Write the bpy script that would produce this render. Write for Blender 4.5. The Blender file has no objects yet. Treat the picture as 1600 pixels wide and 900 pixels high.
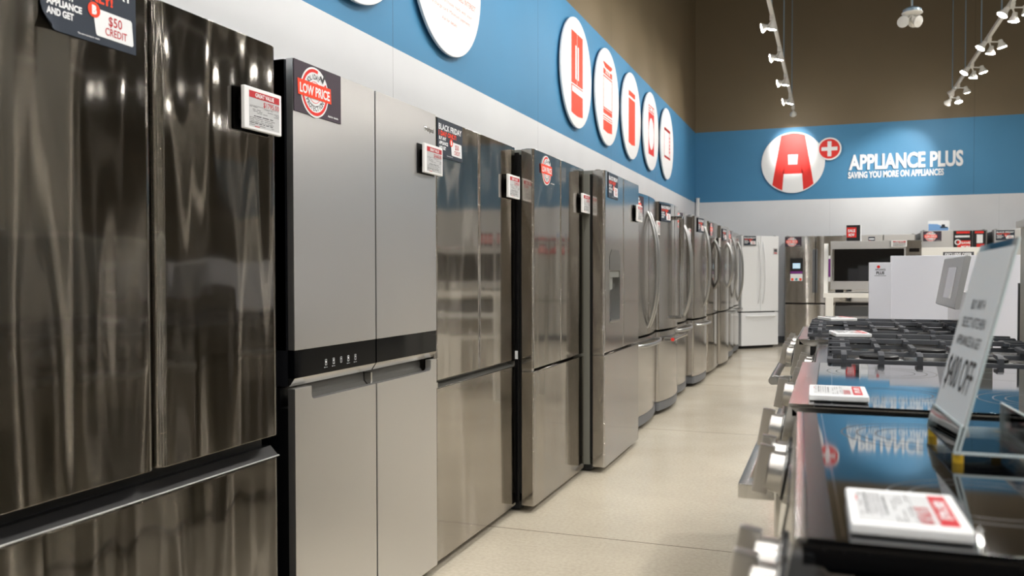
import bpy, bmesh, math, random
from mathutils import Vector, Matrix
from math import sin, cos, pi, radians as R
random.seed(5)
scn = bpy.context.scene
COL = scn.collection

# ------------------------------------------------------------------ camera
F_PX, YAW, PITCH, ROLL, CY, CAM_H = 1347.91, .3553, .0222, -.0019, 458.05, 1.1566
fw = Vector((-sin(YAW)*cos(PITCH), cos(YAW)*cos(PITCH), -sin(PITCH)))
rt = Vector((cos(YAW), sin(YAW), 0)); up = rt.cross(fw)
rt2 = cos(ROLL)*rt + sin(ROLL)*up; up2 = -sin(ROLL)*rt + cos(ROLL)*up
cd = bpy.data.cameras.new('camera'); cam = bpy.data.objects.new('camera', cd); COL.objects.link(cam)
m = Matrix.Identity(4)
for i in range(3):
    m[i][0] = rt2[i]; m[i][1] = up2[i]; m[i][2] = -fw[i]; m[i][3] = (0, 0, CAM_H)[i]
cam.matrix_world = m
cd.sensor_width = 36; cd.lens = F_PX/1600*36; cd.shift_y = (CY-450)/1600; cd.clip_start = .02
cd.dof.use_dof = True; cd.dof.focus_distance = 3.2; cd.dof.aperture_fstop = 5.2
scn.camera = cam

# ------------------------------------------------------------------ world, exposure
w = bpy.data.worlds.new('world'); scn.world = w; w.use_nodes = True
w.node_tree.nodes['Background'].inputs[0].default_value = (.9, .95, 1, 1)
w.node_tree.nodes['Background'].inputs[1].default_value = .0
vs = scn.view_settings
vs.view_transform = 'Standard'; vs.look = 'None'; vs.gamma = 1; vs.use_curve_mapping = False
vs.exposure = -0.92

WX, YB, RX, YF, CZ = -2.2196, 15.0658, 9.0, -7.0, 8.0    # left wall, back wall, right wall, front wall, ceiling
TRACKS = (-.58, 1.55); TRACK_Z = 3.74
LAMP_W = 80; FILL_W = 120; SPOT_COL = (1, .965, .91)

def area(name, loc, sx, sy, watt, col=(1, 1, 1), rot=(0, 0, 0)):
    l = bpy.data.lights.new(name, 'AREA'); l.shape = 'RECTANGLE'; l.size = sx; l.size_y = sy; l.energy = watt; l.color = col
    o = bpy.data.objects.new(name, l); COL.objects.link(o); o.location = loc; o.rotation_euler = rot
    return o
# added overhead fill lights, out of view (housings built further down)
FILL = [(x, y) for x in (.5, 3.6) for y in (-4.5, -.5, 3.5)]
for x, y in FILL:
    area('fill_light', (x, y, CZ-.16), .26, 2.3, FILL_W, (1, .98, .95))

# ------------------------------------------------------------------ materials
MATS = {}
def s2l(c):
    return tuple(((v/255)/12.92 if v/255 <= .04045 else ((v/255+.055)/1.055)**2.4) for v in c)
def mat(name, rgb, rough=.5, metal=0, aniso=0, wave=0, wscale=(3, 3, 1.2), grain=0, coat=0, trans=0, ior=1.45, emit=0, spec=None, lin=False):
    if name in MATS: return MATS[name]
    mt = bpy.data.materials.new(name); mt.use_nodes = True; MATS[name] = mt
    nt = mt.node_tree; b = nt.nodes['Principled BSDF']
    c = rgb if lin else s2l(rgb)
    b.inputs['Base Color'].default_value = (*c, 1); b.inputs['Roughness'].default_value = rough; b.inputs['Metallic'].default_value = metal
    b.inputs['IOR'].default_value = ior
    if spec is not None: b.inputs['Specular IOR Level'].default_value = spec
    if coat: b.inputs['Coat Weight'].default_value = coat; b.inputs['Coat Roughness'].default_value = .04
    if trans: b.inputs['Transmission Weight'].default_value = trans
    if emit:
        b.inputs['Emission Color'].default_value = (*c, 1); b.inputs['Emission Strength'].default_value = emit
    if aniso:
        b.inputs['Anisotropic'].default_value = aniso; b.inputs['Anisotropic Rotation'].default_value = 0
        t = nt.nodes.new('ShaderNodeTangent'); t.direction_type = 'RADIAL'; t.axis = 'Z'
        nt.links.new(t.outputs[0], b.inputs['Tangent'])
    last = None
    if wave:
        tc = nt.nodes.new('ShaderNodeTexCoord'); mp = nt.nodes.new('ShaderNodeMapping'); nz = nt.nodes.new('ShaderNodeTexNoise')
        bp = nt.nodes.new('ShaderNodeBump'); mp.inputs['Scale'].default_value = wscale
        nz.inputs['Scale'].default_value = 1; nz.inputs['Detail'].default_value = .5
        oi = nt.nodes.new('ShaderNodeObjectInfo'); ad = nt.nodes.new('ShaderNodeVectorMath'); ad.operation = 'ADD'
        ml = nt.nodes.new('ShaderNodeMath'); ml.operation = 'MULTIPLY'; ml.inputs[1].default_value = 37
        nt.links.new(oi.outputs['Random'], ml.inputs[0]); nt.links.new(tc.outputs['Object'], mp.inputs[0])
        nt.links.new(mp.outputs[0], ad.inputs[0]); nt.links.new(ml.outputs[0], ad.inputs[1])
        nt.links.new(ad.outputs[0], nz.inputs['Vector']); nt.links.new(nz.outputs[0], bp.inputs['Height'])
        bp.inputs['Strength'].default_value = 1; bp.inputs['Distance'].default_value = wave
        nt.links.new(bp.outputs[0], b.inputs['Normal']); last = bp
    if grain:
        tc = nt.nodes.new('ShaderNodeTexCoord'); nz = nt.nodes.new('ShaderNodeTexNoise'); bp = nt.nodes.new('ShaderNodeBump')
        nz.inputs['Scale'].default_value = 220; nt.links.new(tc.outputs['Object'], nz.inputs['Vector'])
        nt.links.new(nz.outputs[0], bp.inputs['Height']); bp.inputs['Strength'].default_value = grain; bp.inputs['Distance'].default_value = .001
        if last: nt.links.new(last.outputs[0], bp.inputs['Normal'])
        nt.links.new(bp.outputs[0], b.inputs['Normal'])
    return mt

M_BSS = mat('black_stainless', (.195, .187, .175), .06, 1, 0, .0055, (9, 9, 1.2), lin=True)
def streaky(mt, rgb, rough, fac, an=.95):
    nt = mt.node_tree; N = nt.nodes.new; L = nt.links.new; out = nt.nodes['Material Output']; b = nt.nodes['Principled BSDF']
    g = N('ShaderNodeBsdfAnisotropic'); g.inputs['Color'].default_value = (*rgb, 1); g.inputs['Roughness'].default_value = rough
    g.inputs['Anisotropy'].default_value = an; g.inputs['Rotation'].default_value = .0
    t = N('ShaderNodeTangent'); t.direction_type = 'RADIAL'; t.axis = 'Z'; L(t.outputs[0], g.inputs['Tangent'])
    nl = b.inputs['Normal'].links
    if nl: L(nl[0].from_socket, g.inputs['Normal'])
    mx = N('ShaderNodeMixShader'); mx.inputs[0].default_value = fac
    L(b.outputs[0], mx.inputs[1]); L(g.outputs[0], mx.inputs[2]); L(mx.outputs[0], out.inputs[0])
M_SAT = mat('satin_stainless', (.69, .683, .675), .40, 1, 0, .0004, (2, 2, 1), lin=True)
M_SS = mat('glossy_stainless', (.54, .51, .465), .07, 1, 0, .003, (7, 7, 1.1), lin=True)
M_SS2 = mat('brushed_stainless', (.58, .56, .53), .11, 1, 0, .0008, (3, 3, .8), lin=True)
M_SS3 = mat('row_stainless', (.60, .58, .555), .17, 1, .7, .0008, (3, 3, .8), lin=True)
streaky(M_BSS, (.27, .24, .195), .29, .44)
streaky(M_SS, (.56, .52, .46), .31, .4); streaky(M_SS2, (.6, .57, .53), .33, .4)
streaky(M_SAT, (.68, .66, .63), .17, .16, 0)
M_SSP = mat('trim_stainless', (.6, .59, .57), .2, 1, .3, lin=True)
M_CHR = mat('chrome', (.75, .75, .74), .08, 1, lin=True)
M_KNOB = mat('knob_metal', (.55, .53, .5), .30, 1, lin=True)
M_ALU = mat('satin_handle', (.47, .475, .47), .32, 1, lin=True)
M_CABD = mat('cabinet_dark', (22, 23, 27), .38)
M_CABB = mat('cabinet_black', (9, 9, 11), .3)
M_CABG = mat('cabinet_grey', (120, 120, 112), .42)
M_GASK = mat('gasket', (8, 8, 8), .7)
M_GREY = mat('grey_plastic', (96, 98, 102), .45)
M_HINGE = mat('hinge_grey', (125, 127, 122), .45)
M_PKT = mat('pocket_grey', (104, 103, 99), .38, .3)
M_BAND = mat('band_glass', (4, 5, 7), .05, spec=.14)
M_BGL = mat('black_glass', (6, 7, 9), .04, 0, coat=.6)
M_BPL = mat('black_plastic', (14, 14, 15), .42)
M_IRON = mat('cast_iron', (74, 76, 81), .55, grain=.35)
M_WHT = mat('white_enamel', (232, 234, 236), .3)
M_WPL = mat('white_plastic', (240, 240, 240), .4)
M_WPN = mat('white_panel', (226, 228, 238), .5)
M_LAM = mat('white_laminate', (236, 234, 228), .45)
M_SCR = mat('paper_screen', (196, 197, 198), .5)
M_RED = mat('sign_red', (226, 44, 36), .5)
M_DRED = mat('label_red', (190, 40, 48), .5)
M_ORG = mat('orange_red', (246, 70, 36), .5)
M_INK = mat('ink', (70, 70, 74), .6)
M_INKL = mat('ink_light', (140, 140, 142), .6)
M_BLK = mat('ink_black', (28, 28, 30), .6)
M_NAVY = mat('poster_navy', (36, 46, 60), .42)
M_PURP = mat('poster_plum', (62, 50, 62), .42)
M_PWHT = mat('poster_white', (238, 240, 242), .45)
M_PBACK = mat('paper_back', (168, 176, 200), .5)
M_DISC = mat('disc_white', (244, 245, 246), .45)
M_PALE = mat('pale_red', (228, 150, 142), .6)
M_ACR = mat('acrylic', (1, 1, 1), .02, 0, trans=1, ior=1.3, lin=True)
def acrylic():
    mt = M_ACR; nt = mt.node_tree; N = nt.nodes.new; L = nt.links.new; out = nt.nodes['Material Output']
    tr = N('ShaderNodeBsdfTransparent'); tr.inputs[0].default_value = (.96, .97, .97, 1)
    gl = N('ShaderNodeBsdfGlossy'); gl.inputs['Roughness'].default_value = .03
    fr = N('ShaderNodeFresnel'); fr.inputs[0].default_value = 1.25
    mx = N('ShaderNodeMixShader'); L(fr.outputs[0], mx.inputs[0]); L(tr.outputs[0], mx.inputs[1]); L(gl.outputs[0], mx.inputs[2]); L(mx.outputs[0], out.inputs[0])
acrylic()
M_YEL = mat('rubber_yellow', (214, 172, 40), .5)
M_LAMPW = mat('lamp_white', (226, 224, 218), .4)
M_ROD = mat('rod_steel', (150, 170, 185), .35, .7)
M_LENS = mat('lamp_lens', (1, .96, .9), .3, emit=330, lin=True)
M_DIFF = mat('lamp_diffuser', (1, .98, .95), .5, emit=6, lin=True)
M_SIGNB = mat('picture_blue', (120, 165, 215), .5)
M_SCREEN = mat('lit_screen', (185, 215, 235), .3, emit=.9)
M_PURPLE = mat('sticker_purple', (120, 40, 130), .5)
M_TEAL = mat('sticker_teal', (60, 150, 160), .5)
M_DWALL = mat('dark_ceiling', (48, 42, 36), .9)
M_RING = mat('burner_print', (66, 66, 66), .3)
M_GROUND = mat('grille_dark', (40, 41, 43), .5)
M_GPAN = mat('display_back', (186, 184, 176), .6)

def floor_mat():
    mt = bpy.data.materials.new('polished_concrete'); mt.use_nodes = True; nt = mt.node_tree; b = nt.nodes['Principled BSDF']
    N = nt.nodes.new; L = nt.links.new
    tc = N('ShaderNodeTexCoord')
    n1 = N('ShaderNodeTexNoise'); n1.inputs['Scale'].default_value = 1.3; n1.inputs['Detail'].default_value = 4; n1.inputs['Roughness'].default_value = .5
    n2 = N('ShaderNodeTexNoise'); n2.inputs['Scale'].default_value = 60; n2.inputs['Detail'].default_value = 4
    L(tc.outputs['Object'], n1.inputs[0]); L(tc.outputs['Object'], n2.inputs[0])
    r1 = N('ShaderNodeValToRGB'); e = r1.color_ramp.elements
    e[0].position = .2; e[0].color = (*s2l((184, 175, 158)), 1); e[1].position = .8; e[1].color = (*s2l((208, 200, 183)), 1)
    L(n1.outputs[0], r1.inputs[0])
    mx = N('ShaderNodeMix'); mx.data_type = 'RGBA'; mx.blend_type = 'MULTIPLY'; mx.inputs[0].default_value = .35
    r2 = N('ShaderNodeValToRGB'); r2.color_ramp.elements[0].position = .35; r2.color_ramp.elements[0].color = (.7, .69, .66, 1); r2.color_ramp.elements[1].position = .6
    L(n2.outputs[0], r2.inputs[0]); L(r1.outputs[0], mx.inputs[6]); L(r2.outputs[0], mx.inputs[7])
    # saw cut joints every 2.7 m along the aisle
    sp = N('ShaderNodeSeparateXYZ'); L(tc.outputs['Object'], sp.inputs[0])
    def joint(sock, off, per):
        a = N('ShaderNodeMath'); a.operation = 'ADD'; a.inputs[1].default_value = -off+per*20.5; L(sock, a.inputs[0])
        f = N('ShaderNodeMath'); f.operation = 'MODULO'; f.inputs[1].default_value = per; L(a.outputs[0], f.inputs[0])
        s = N('ShaderNodeMath'); s.operation = 'SUBTRACT'; s.inputs[1].default_value = per/2; L(f.outputs[0], s.inputs[0])
        ab = N('ShaderNodeMath'); ab.operation = 'ABSOLUTE'; L(s.outputs[0], ab.inputs[0])
        lt = N('ShaderNodeMath'); lt.operation = 'LESS_THAN'; lt.inputs[1].default_value = .0035; L(ab.outputs[0], lt.inputs[0])
        return lt.outputs[0]
    j1 = joint(sp.outputs[1], 3.652, 2.72); j2 = joint(sp.outputs[0], 4.6, 9.0)
    mxj = N('ShaderNodeMath'); mxj.operation = 'MAXIMUM'; L(j1, mxj.inputs[0]); L(j2, mxj.inputs[1])
    m2 = N('ShaderNodeMix'); m2.data_type = 'RGBA'; m2.inputs[7].default_value = (*s2l((112, 104, 92)), 1)
    L(mxj.outputs[0], m2.inputs[0]); L(mx.outputs[2], m2.inputs[6]); L(m2.outputs[2], b.inputs['Base Color'])
    rr = N('ShaderNodeMapRange'); rr.inputs[3].default_value = .14; rr.inputs[4].default_value = .26; L(n1.outputs[0], rr.inputs[0]); L(rr.outputs[0], b.inputs['Roughness'])
    bp = N('ShaderNodeBump'); bp.inputs['Strength'].default_value = .12; bp.inputs['Distance'].default_value = .002
    L(n2.outputs[0], bp.inputs['Height']); L(bp.outputs[0], b.inputs['Normal'])
    b.inputs['Specular IOR Level'].default_value = .5
    return mt
def wall_mat(name, rgb, axis, off, per=2.44, seam=.004, rough=.55):
    mt = bpy.data.materials.new(name); mt.use_nodes = True; nt = mt.node_tree; b = nt.nodes['Principled BSDF']
    N = nt.nodes.new; L = nt.links.new
    tc = N('ShaderNodeTexCoord'); sp = N('ShaderNodeSeparateXYZ'); L(tc.outputs['Object'], sp.inputs[0])
    a = N('ShaderNodeMath'); a.operation = 'ADD'; a.inputs[1].default_value = -off+per*20.5; L(sp.outputs[axis], a.inputs[0])
    f = N('ShaderNodeMath'); f.operation = 'MODULO'; f.inputs[1].default_value = per; L(a.outputs[0], f.inputs[0])
    s = N('ShaderNodeMath'); s.operation = 'SUBTRACT'; s.inputs[1].default_value = per/2; L(f.outputs[0], s.inputs[0])
    ab = N('ShaderNodeMath'); ab.operation = 'ABSOLUTE'; L(s.outputs[0], ab.inputs[0])
    lt = N('ShaderNodeMath'); lt.operation = 'LESS_THAN'; lt.inputs[1].default_value = seam; L(ab.outputs[0], lt.inputs[0])
    nz = N('ShaderNodeTexNoise'); nz.inputs['Scale'].default_value = 2.2; nz.inputs['Detail'].default_value = 3; L(tc.outputs['Object'], nz.inputs[0])
    mr = N('ShaderNodeMapRange'); mr.inputs[3].default_value = .95; mr.inputs[4].default_value = 1.05; L(nz.outputs[0], mr.inputs[0])
    mu = N('ShaderNodeVectorMath'); mu.operation = 'SCALE'; mu.inputs[0].default_value = s2l(rgb); L(mr.outputs[0], mu.inputs['Scale'])
    mx = N('ShaderNodeMix'); mx.data_type = 'RGBA'; mx.inputs[7].default_value = (*[v*.62 for v in s2l(rgb)], 1)
    L(lt.outputs[0], mx.inputs[0]); L(mu.outputs[0], mx.inputs[6]); L(mx.outputs[2], b.inputs['Base Color'])
    b.inputs['Roughness'].default_value = rough
    return mt

# ------------------------------------------------------------------ mesh helpers
class MB:
    def __init__(s): s.bm = bmesh.new(); s.T = Matrix.Identity(4)
    def v(s, p): return s.bm.verts.new(s.T @ Vector(p))
    def faces(s, vs, fs, smooth=False, mi=0):
        V = [s.v(p) for p in vs]
        for f in fs:
            try:
                q = s.bm.faces.new([V[i] for i in f]); q.smooth = smooth; q.material_index = mi
            except ValueError: pass
    def box(s, x0, x1, y0, y1, z0, z1, bev=0, seg=2, mi=0):
        vs = [(x0,y0,z0),(x1,y0,z0),(x1,y1,z0),(x0,y1,z0),(x0,y0,z1),(x1,y0,z1),(x1,y1,z1),(x0,y1,z1)]
        fs = [(0,3,2,1),(4,5,6,7),(0,1,5,4),(1,2,6,5),(2,3,7,6),(3,0,4,7)]
        if not bev: s.faces(vs, fs, mi=mi); return
        b = bmesh.new(); V = [b.verts.new(p) for p in vs]
        for f in fs: b.faces.new([V[i] for i in f])
        bmesh.ops.bevel(b, geom=b.edges[:], offset=bev, segments=seg, affect='EDGES', profile=.7)
        s.absorb(b, True, mi)
    def absorb(s, b, smooth=False, mi=0):
        b.verts.index_update()
        vs = [v.co.copy() for v in b.verts]; fs = [[v.index for v in f.verts] for f in b.faces]
        s.faces(vs, fs, smooth, mi); b.free()
    def prism(s, poly, a0, a1, axis='z', bev=0, smooth=False):
        """poly in the two other axes; x: (y,z)  y: (x,z)  z: (x,y)"""
        def P(p, a): return {'z': (p[0], p[1], a), 'y': (p[0], a, p[1]), 'x': (a, p[0], p[1])}[axis]
        n = len(poly); b = bmesh.new()
        A = [b.verts.new(P(p, a0)) for p in poly]; B = [b.verts.new(P(p, a1)) for p in poly]
        b.faces.new(A); b.faces.new(B[::-1])
        for i in range(n): b.faces.new((A[i], A[(i+1) % n], B[(i+1) % n], B[i]))
        bmesh.ops.recalc_face_normals(b, faces=b.faces[:])
        if bev:
            ed = [e for e in b.edges if len(e.link_faces) == 2 and e.calc_face_angle(0) > R(50)]
            bmesh.ops.bevel(b, geom=ed, offset=bev, segments=2, affect='EDGES', profile=.7)
        s.absorb(b, smooth or bool(bev))
    def cyl(s, p0, p1, r0, r1=None, n=20, caps=True, smooth=True):
        r1 = r0 if r1 is None else r1
        p0, p1 = Vector(p0), Vector(p1); d = (p1-p0).normalized()
        u = d.orthogonal().normalized(); w_ = d.cross(u)
        vs = []
        for p, r in ((p0, r0), (p1, r1)):
            for i in range(n):
                a = 2*pi*i/n; vs.append(p+u*r*cos(a)+w_*r*sin(a))
        s.faces(vs, [(i, (i+1) % n, n+(i+1) % n, n+i) for i in range(n)], smooth)
        if caps: s.faces(vs[:n], [tuple(range(n))[::-1]]); s.faces(vs[n:], [tuple(range(n))])
    def lathe(s, prof, p0, d, n=24):
        d = Vector(d).normalized(); u = d.orthogonal().normalized(); w_ = d.cross(u); p0 = Vector(p0)
        vs = []
        for r, h in prof:
            for i in range(n):
                a = 2*pi*i/n; vs.append(p0+d*h+(u*cos(a)+w_*sin(a))*max(r, 1e-5))
        fs = []
        for k in range(len(prof)-1):
            for i in range(n): fs.append((k*n+i, k*n+(i+1) % n, (k+1)*n+(i+1) % n, (k+1)*n+i))
        s.faces(vs, fs, True)
        s.faces(vs[:n], [tuple(range(n))[::-1]]); s.faces(vs[-n:], [tuple(range(n))])
    def sweep(s, path, sec, side):
        """sweep closed 2D section (a along side, b along normal) over a path; side = constant vector"""
        path = [Vector(p) for p in path]; side = Vector(side).normalized(); n = len(sec); vs = []
        for i, p in enumerate(path):
            t = (path[min(i+1, len(path)-1)]-path[max(i-1, 0)]).normalized(); nn = side.cross(t).normalized()
            vs += [p+side*a+nn*b for a, b in sec]
        fs = [(k*n+i, k*n+(i+1) % n, (k+1)*n+(i+1) % n, (k+1)*n+i) for k in range(len(path)-1) for i in range(n)]
        s.faces(vs, fs, True)
        s.faces(vs[:n], [tuple(range(n))[::-1]]); s.faces(vs[-n:], [tuple(range(n))])
    # flat art in the local XZ plane that faces -y, thickness t in front of plane y
    def plate(s, poly, y, t=.0004):
        n = len(poly)
        s.faces([(a, y-t, b) for a, b in poly]+[(a, y, b) for a, b in poly],
                [tuple(range(n))]+[(i, n+i, n+(i+1) % n, (i+1) % n) for i in range(n)])
    def rect(s, x0, x1, z0, z1, y, t=.0004): s.plate([(x0, z0), (x1, z0), (x1, z1), (x0, z1)], y, t)
    def disc(s, x, z, r, y, t=.0004, n=48): s.plate([(x+r*cos(2*pi*i/n), z+r*sin(2*pi*i/n)) for i in range(n)], y, t)
    def ring(s, x, z, r0, r1, y, a0=0, a1=2*pi, n=48, t=.0004):
        P = [a0+(a1-a0)*i/n for i in range(n+1)]
        for i in range(n):
            a, b = P[i], P[i+1]
            s.plate([(x+r0*cos(a), z+r0*sin(a)), (x+r1*cos(a), z+r1*sin(a)), (x+r1*cos(b), z+r1*sin(b)), (x+r0*cos(b), z+r0*sin(b))], y, t)
    def text(s, body, x, z, h, y, t=.0004, sx=.75, bold=.02, align='L', rot=0, width=None, shear=0):
        polys, wd = glyphs(body, bold)
        k = h/.70
        if width: sx = width/(wd*k)
        off = {'L': 0, 'C': -wd*k*sx/2, 'R': -wd*k*sx}[align]
        c, q = cos(rot), sin(rot)
        vs, fs = polys
        pts = [(a*k*sx+off+shear*b*k, b*k) for a, b in vs]
        s.faces([(x+a*c-b*q, y-t, z+a*q+b*c) for a, b in pts], fs)
    def arc_text(s, body, x, z, r, h, y, a_mid, span, inside=False, bold=.02, sx=.75):
        n = len(body)
        for i, ch in enumerate(body):
            f = (i/(n-1)-.5) if n > 1 else 0
            if not inside:
                a = a_mid-f*span; s.text(ch, x+r*cos(a), z+r*sin(a), h, y, sx=sx, bold=bold, align='C', rot=a-pi/2)
            else:
                a = a_mid+f*span; s.text(ch, x+r*cos(a), z+r*sin(a), h, y, sx=sx, bold=bold, align='C', rot=a+pi/2)
    def build(s, name, mt, parent=None, sharp=R(38), merge=True):
        if merge: bmesh.ops.remove_doubles(s.bm, verts=s.bm.verts[:], dist=1e-6)
        for e in s.bm.edges:
            if len(e.link_faces) != 2 or e.calc_face_angle(0) > sharp: e.smooth = False
        me = bpy.data.meshes.new(name); s.bm.to_mesh(me); s.bm.free()
        for q in (mt if isinstance(mt, (list, tuple)) else [mt]): me.materials.append(q)
        o = bpy.data.objects.new(name, me); COL.objects.link(o)
        if parent: o.parent = parent
        if any(p.use_smooth for p in me.polygons):
            wn = o.modifiers.new('normals', 'WEIGHTED_NORMAL'); wn.keep_sharp = True; wn.weight = 100
        return o
_G = {}
def glyphs(body, bold):
    key = (body, bold)
    if key in _G: return _G[key]
    c = bpy.data.curves.new('t', 'FONT'); c.body = body; c.size = 1; c.offset = bold; c.resolution_u = 3
    o = bpy.data.objects.new('t', c); COL.objects.link(o)
    dg = bpy.context.evaluated_depsgraph_get(); me = bpy.data.meshes.new_from_object(o.evaluated_get(dg))
    vs = [(v.co.x, v.co.y) for v in me.vertices]; fs = [tuple(p.vertices) for p in me.polygons]
    bpy.data.objects.remove(o); bpy.data.curves.remove(c); bpy.data.meshes.remove(me)
    x0 = min((a for a, b in vs), default=0); x1 = max((a for a, b in vs), default=.3)
    _G[key] = (([(a-x0, b) for a, b in vs], fs), x1-x0)
    return _G[key]

def tag(o, label=None, cat=None, group=None, kind=None):
    if label: o['label'] = label
    if cat: o['category'] = cat
    if group: o['group'] = group
    if kind: o['kind'] = kind
    return o
def thing(name, loc, rz=0, label=None, cat=None, group=None, rx=0):
    o = bpy.data.objects.new(name, None); COL.objects.link(o); o.empty_display_size = .1
    o.location = loc; o.rotation_euler = (rx, 0, rz)
    return tag(o, label, cat, group)
def copy_tree(o, parent=None):
    c = o.copy(); COL.objects.link(c)
    if parent: c.parent = parent
    for ch in list(o.children): copy_tree(ch, c)
    return c
LEFTROW = R(90)       # a thing that faces -y turned to face the aisle from the left wall (local x -> world +y)
RANGEROW = R(-90)     # turned to face the aisle from the right (local x -> world -y)

# ------------------------------------------------------------------ room
Z1, Z2 = 2.3762, 3.5757
def wallpanel(name, p, d, n, L, mats):
    """p start, d direction along, n outward (away from room), three paint bands"""
    b = MB(); p, d, n = Vector(p), Vector(d), Vector(n)
    for i, (z0, z1) in enumerate(((0, Z1), (Z1, Z2), (Z2, CZ))):
        q = [p, p+d*L, p+d*L+n*.12, p+n*.12]
        b.faces([(*v.xy, z0) for v in q]+[(*v.xy, z1) for v in q],
                [(0,1,5,4),(1,2,6,5),(2,3,7,6),(3,0,4,7),(0,3,2,1),(4,5,6,7)], mi=i)
    bmesh.ops.recalc_face_normals(b.bm, faces=b.bm.faces[:])
    return tag(b.build(name, mats, merge=False), kind='structure')
WHITE, BLUE, BROWN = (226, 228, 231), (70, 137, 180), (122, 108, 84)
WLM = [wall_mat('left_white', WHITE, 1, 4.15, seam=.0022), wall_mat('left_blue', BLUE, 1, 4.15, seam=.004), wall_mat('left_brown', BROWN, 1, 4.15)]
WBM = [wall_mat('back_white', WHITE, 0, 2.4, seam=.001), wall_mat('back_blue', BLUE, 0, 2.05, per=4.88, seam=.004), wall_mat('back_brown', BROWN, 0, 2.05, per=4.88, seam=.003)]
fl = MB(); fl.box(WX-.12, RX+.12, YF-.12, YB+.12, -.1, 0); tag(fl.build('floor', floor_mat()), kind='structure')
ce = MB(); ce.box(WX-.12, RX+.12, YF-.12, YB+.12, CZ, CZ+.1); tag(ce.build('ceiling', M_DWALL), kind='structure')
wallpanel('wall_left', (WX, YF, 0), (0, 1, 0), (-1, 0, 0), YB-YF, WLM)
wallpanel('wall_back', (WX-.12, YB, 0), (1, 0, 0), (0, 1, 0), RX-WX+.24, WBM)
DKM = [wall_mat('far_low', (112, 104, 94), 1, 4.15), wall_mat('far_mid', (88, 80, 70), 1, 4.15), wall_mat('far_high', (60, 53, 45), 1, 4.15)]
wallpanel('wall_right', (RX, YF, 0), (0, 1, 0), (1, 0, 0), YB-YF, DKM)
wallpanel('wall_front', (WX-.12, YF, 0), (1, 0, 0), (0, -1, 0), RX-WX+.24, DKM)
cl = MB(); cl.box(2.5, 3.0, 4.2, 4.8, 0, CZ, .004); tag(cl.build('column_1', M_GPAN), kind='structure')   # building column right of the ranges
bb = MB(); bb.box(WX, RX, YB-.014, YB, 0, .11, .003); tag(bb.build('baseboard_back', M_GREY), kind='structure')
bb = MB(); bb.box(WX, WX+.014, YF, YB-.016, 0, .11, .003); tag(bb.build('baseboard_left', M_GREY), kind='structure')
tr = MB(); tr.cyl((WX+.05, YB-.05, 0), (WX+.05, YB-.05, 2.44), .032, n=24); tr.cyl((WX+.05, YB-.05, 2.44), (WX+.05, YB-.05, 2.452), .036, n=24)
tag(tr.build('corner_post', M_WPL), 'slim white post standing in the room corner behind the row of refrigerators', 'post')

# ------------------------------------------------------------------ tags and posters
def make_tag(price):
    t = thing('price_tag', (0, 0, 0))
    b = MB(); b.box(-.0775, .0775, -.026, -.014, -.054, .054, .004, 3); b.build('tag_frame', M_WPL, t)
    b = MB(); b.rect(-.060, .066, -.046, .044, -.026, .0004); b.build('tag_screen', M_SCR, t)
    b = MB(); b.rect(-.060, .066, .027, .044, -.0264, .0004); b.build('header_band', M_DRED, t)
    b = MB(); b.text('GREAT VALUE', 0.003, .0305, .0098, -.0268, sx=.72, bold=.03, align='C', width=.078); b.build('header_lettering', M_PWHT, t)
    b = MB(); b.text(price, .064, .010, .0125, -.0264, align='R', width=.066, bold=.012); b.build('price_lettering', M_DRED, t)
    b = MB(); b.rect(-.038, -.018, -.0455, -.0438, -.0264)
    b.build('red_fine_print', M_DRED, t)
    b = MB(); rng = random.Random(3)
    for k, z in enumerate((.004, -.002, -.006, -.010, -.019, -.0235, -.028, -.0325, -.037, -.0415)):
        x = -.058
        while x < .062 and not (k > 3 and x > .034):
            ww = rng.uniform(.006, .026)
            if rng.random() < .72: b.rect(x, min(x+ww, .064), z, z+(.0019 if k in (4, 8) else .0009), -.0264)
            x += ww+rng.uniform(.002, .006)
    b.rect(-.058, .064, .0075, .0078, -.0264); b.build('fine_print', M_INK, t)
    b = MB(); b.box(-.092, .056, -.003, 0, -.057, .052, .001); b.box(-.07, .05, -.014, -.003, -.03, .03); b.build('tag_holder', M_ACR, t)
    return t
TAG = {}
TAGN = []
def put_tag(price, loc, rz, label, rx=0, group='electronic price tags'):
    if price not in TAG: TAG[price] = make_tag(price); o = TAG[price]
    else: o = copy_tree(TAG[price])
    o.location = loc; o.rotation_euler = (rx, 0, rz); tag(o, label, 'price tag', group); return o

def logo_b(par, x, z, r, y):
    b = MB(); b.disc(x, z, r, y); b.build('logo_disc', M_ORG, par)
    b = MB(); b.text('B', x, z-r*.52, r*1.04, y-.0005, sx=.85, bold=.07, align='C'); b.build('logo_letter', M_PWHT, par)

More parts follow.
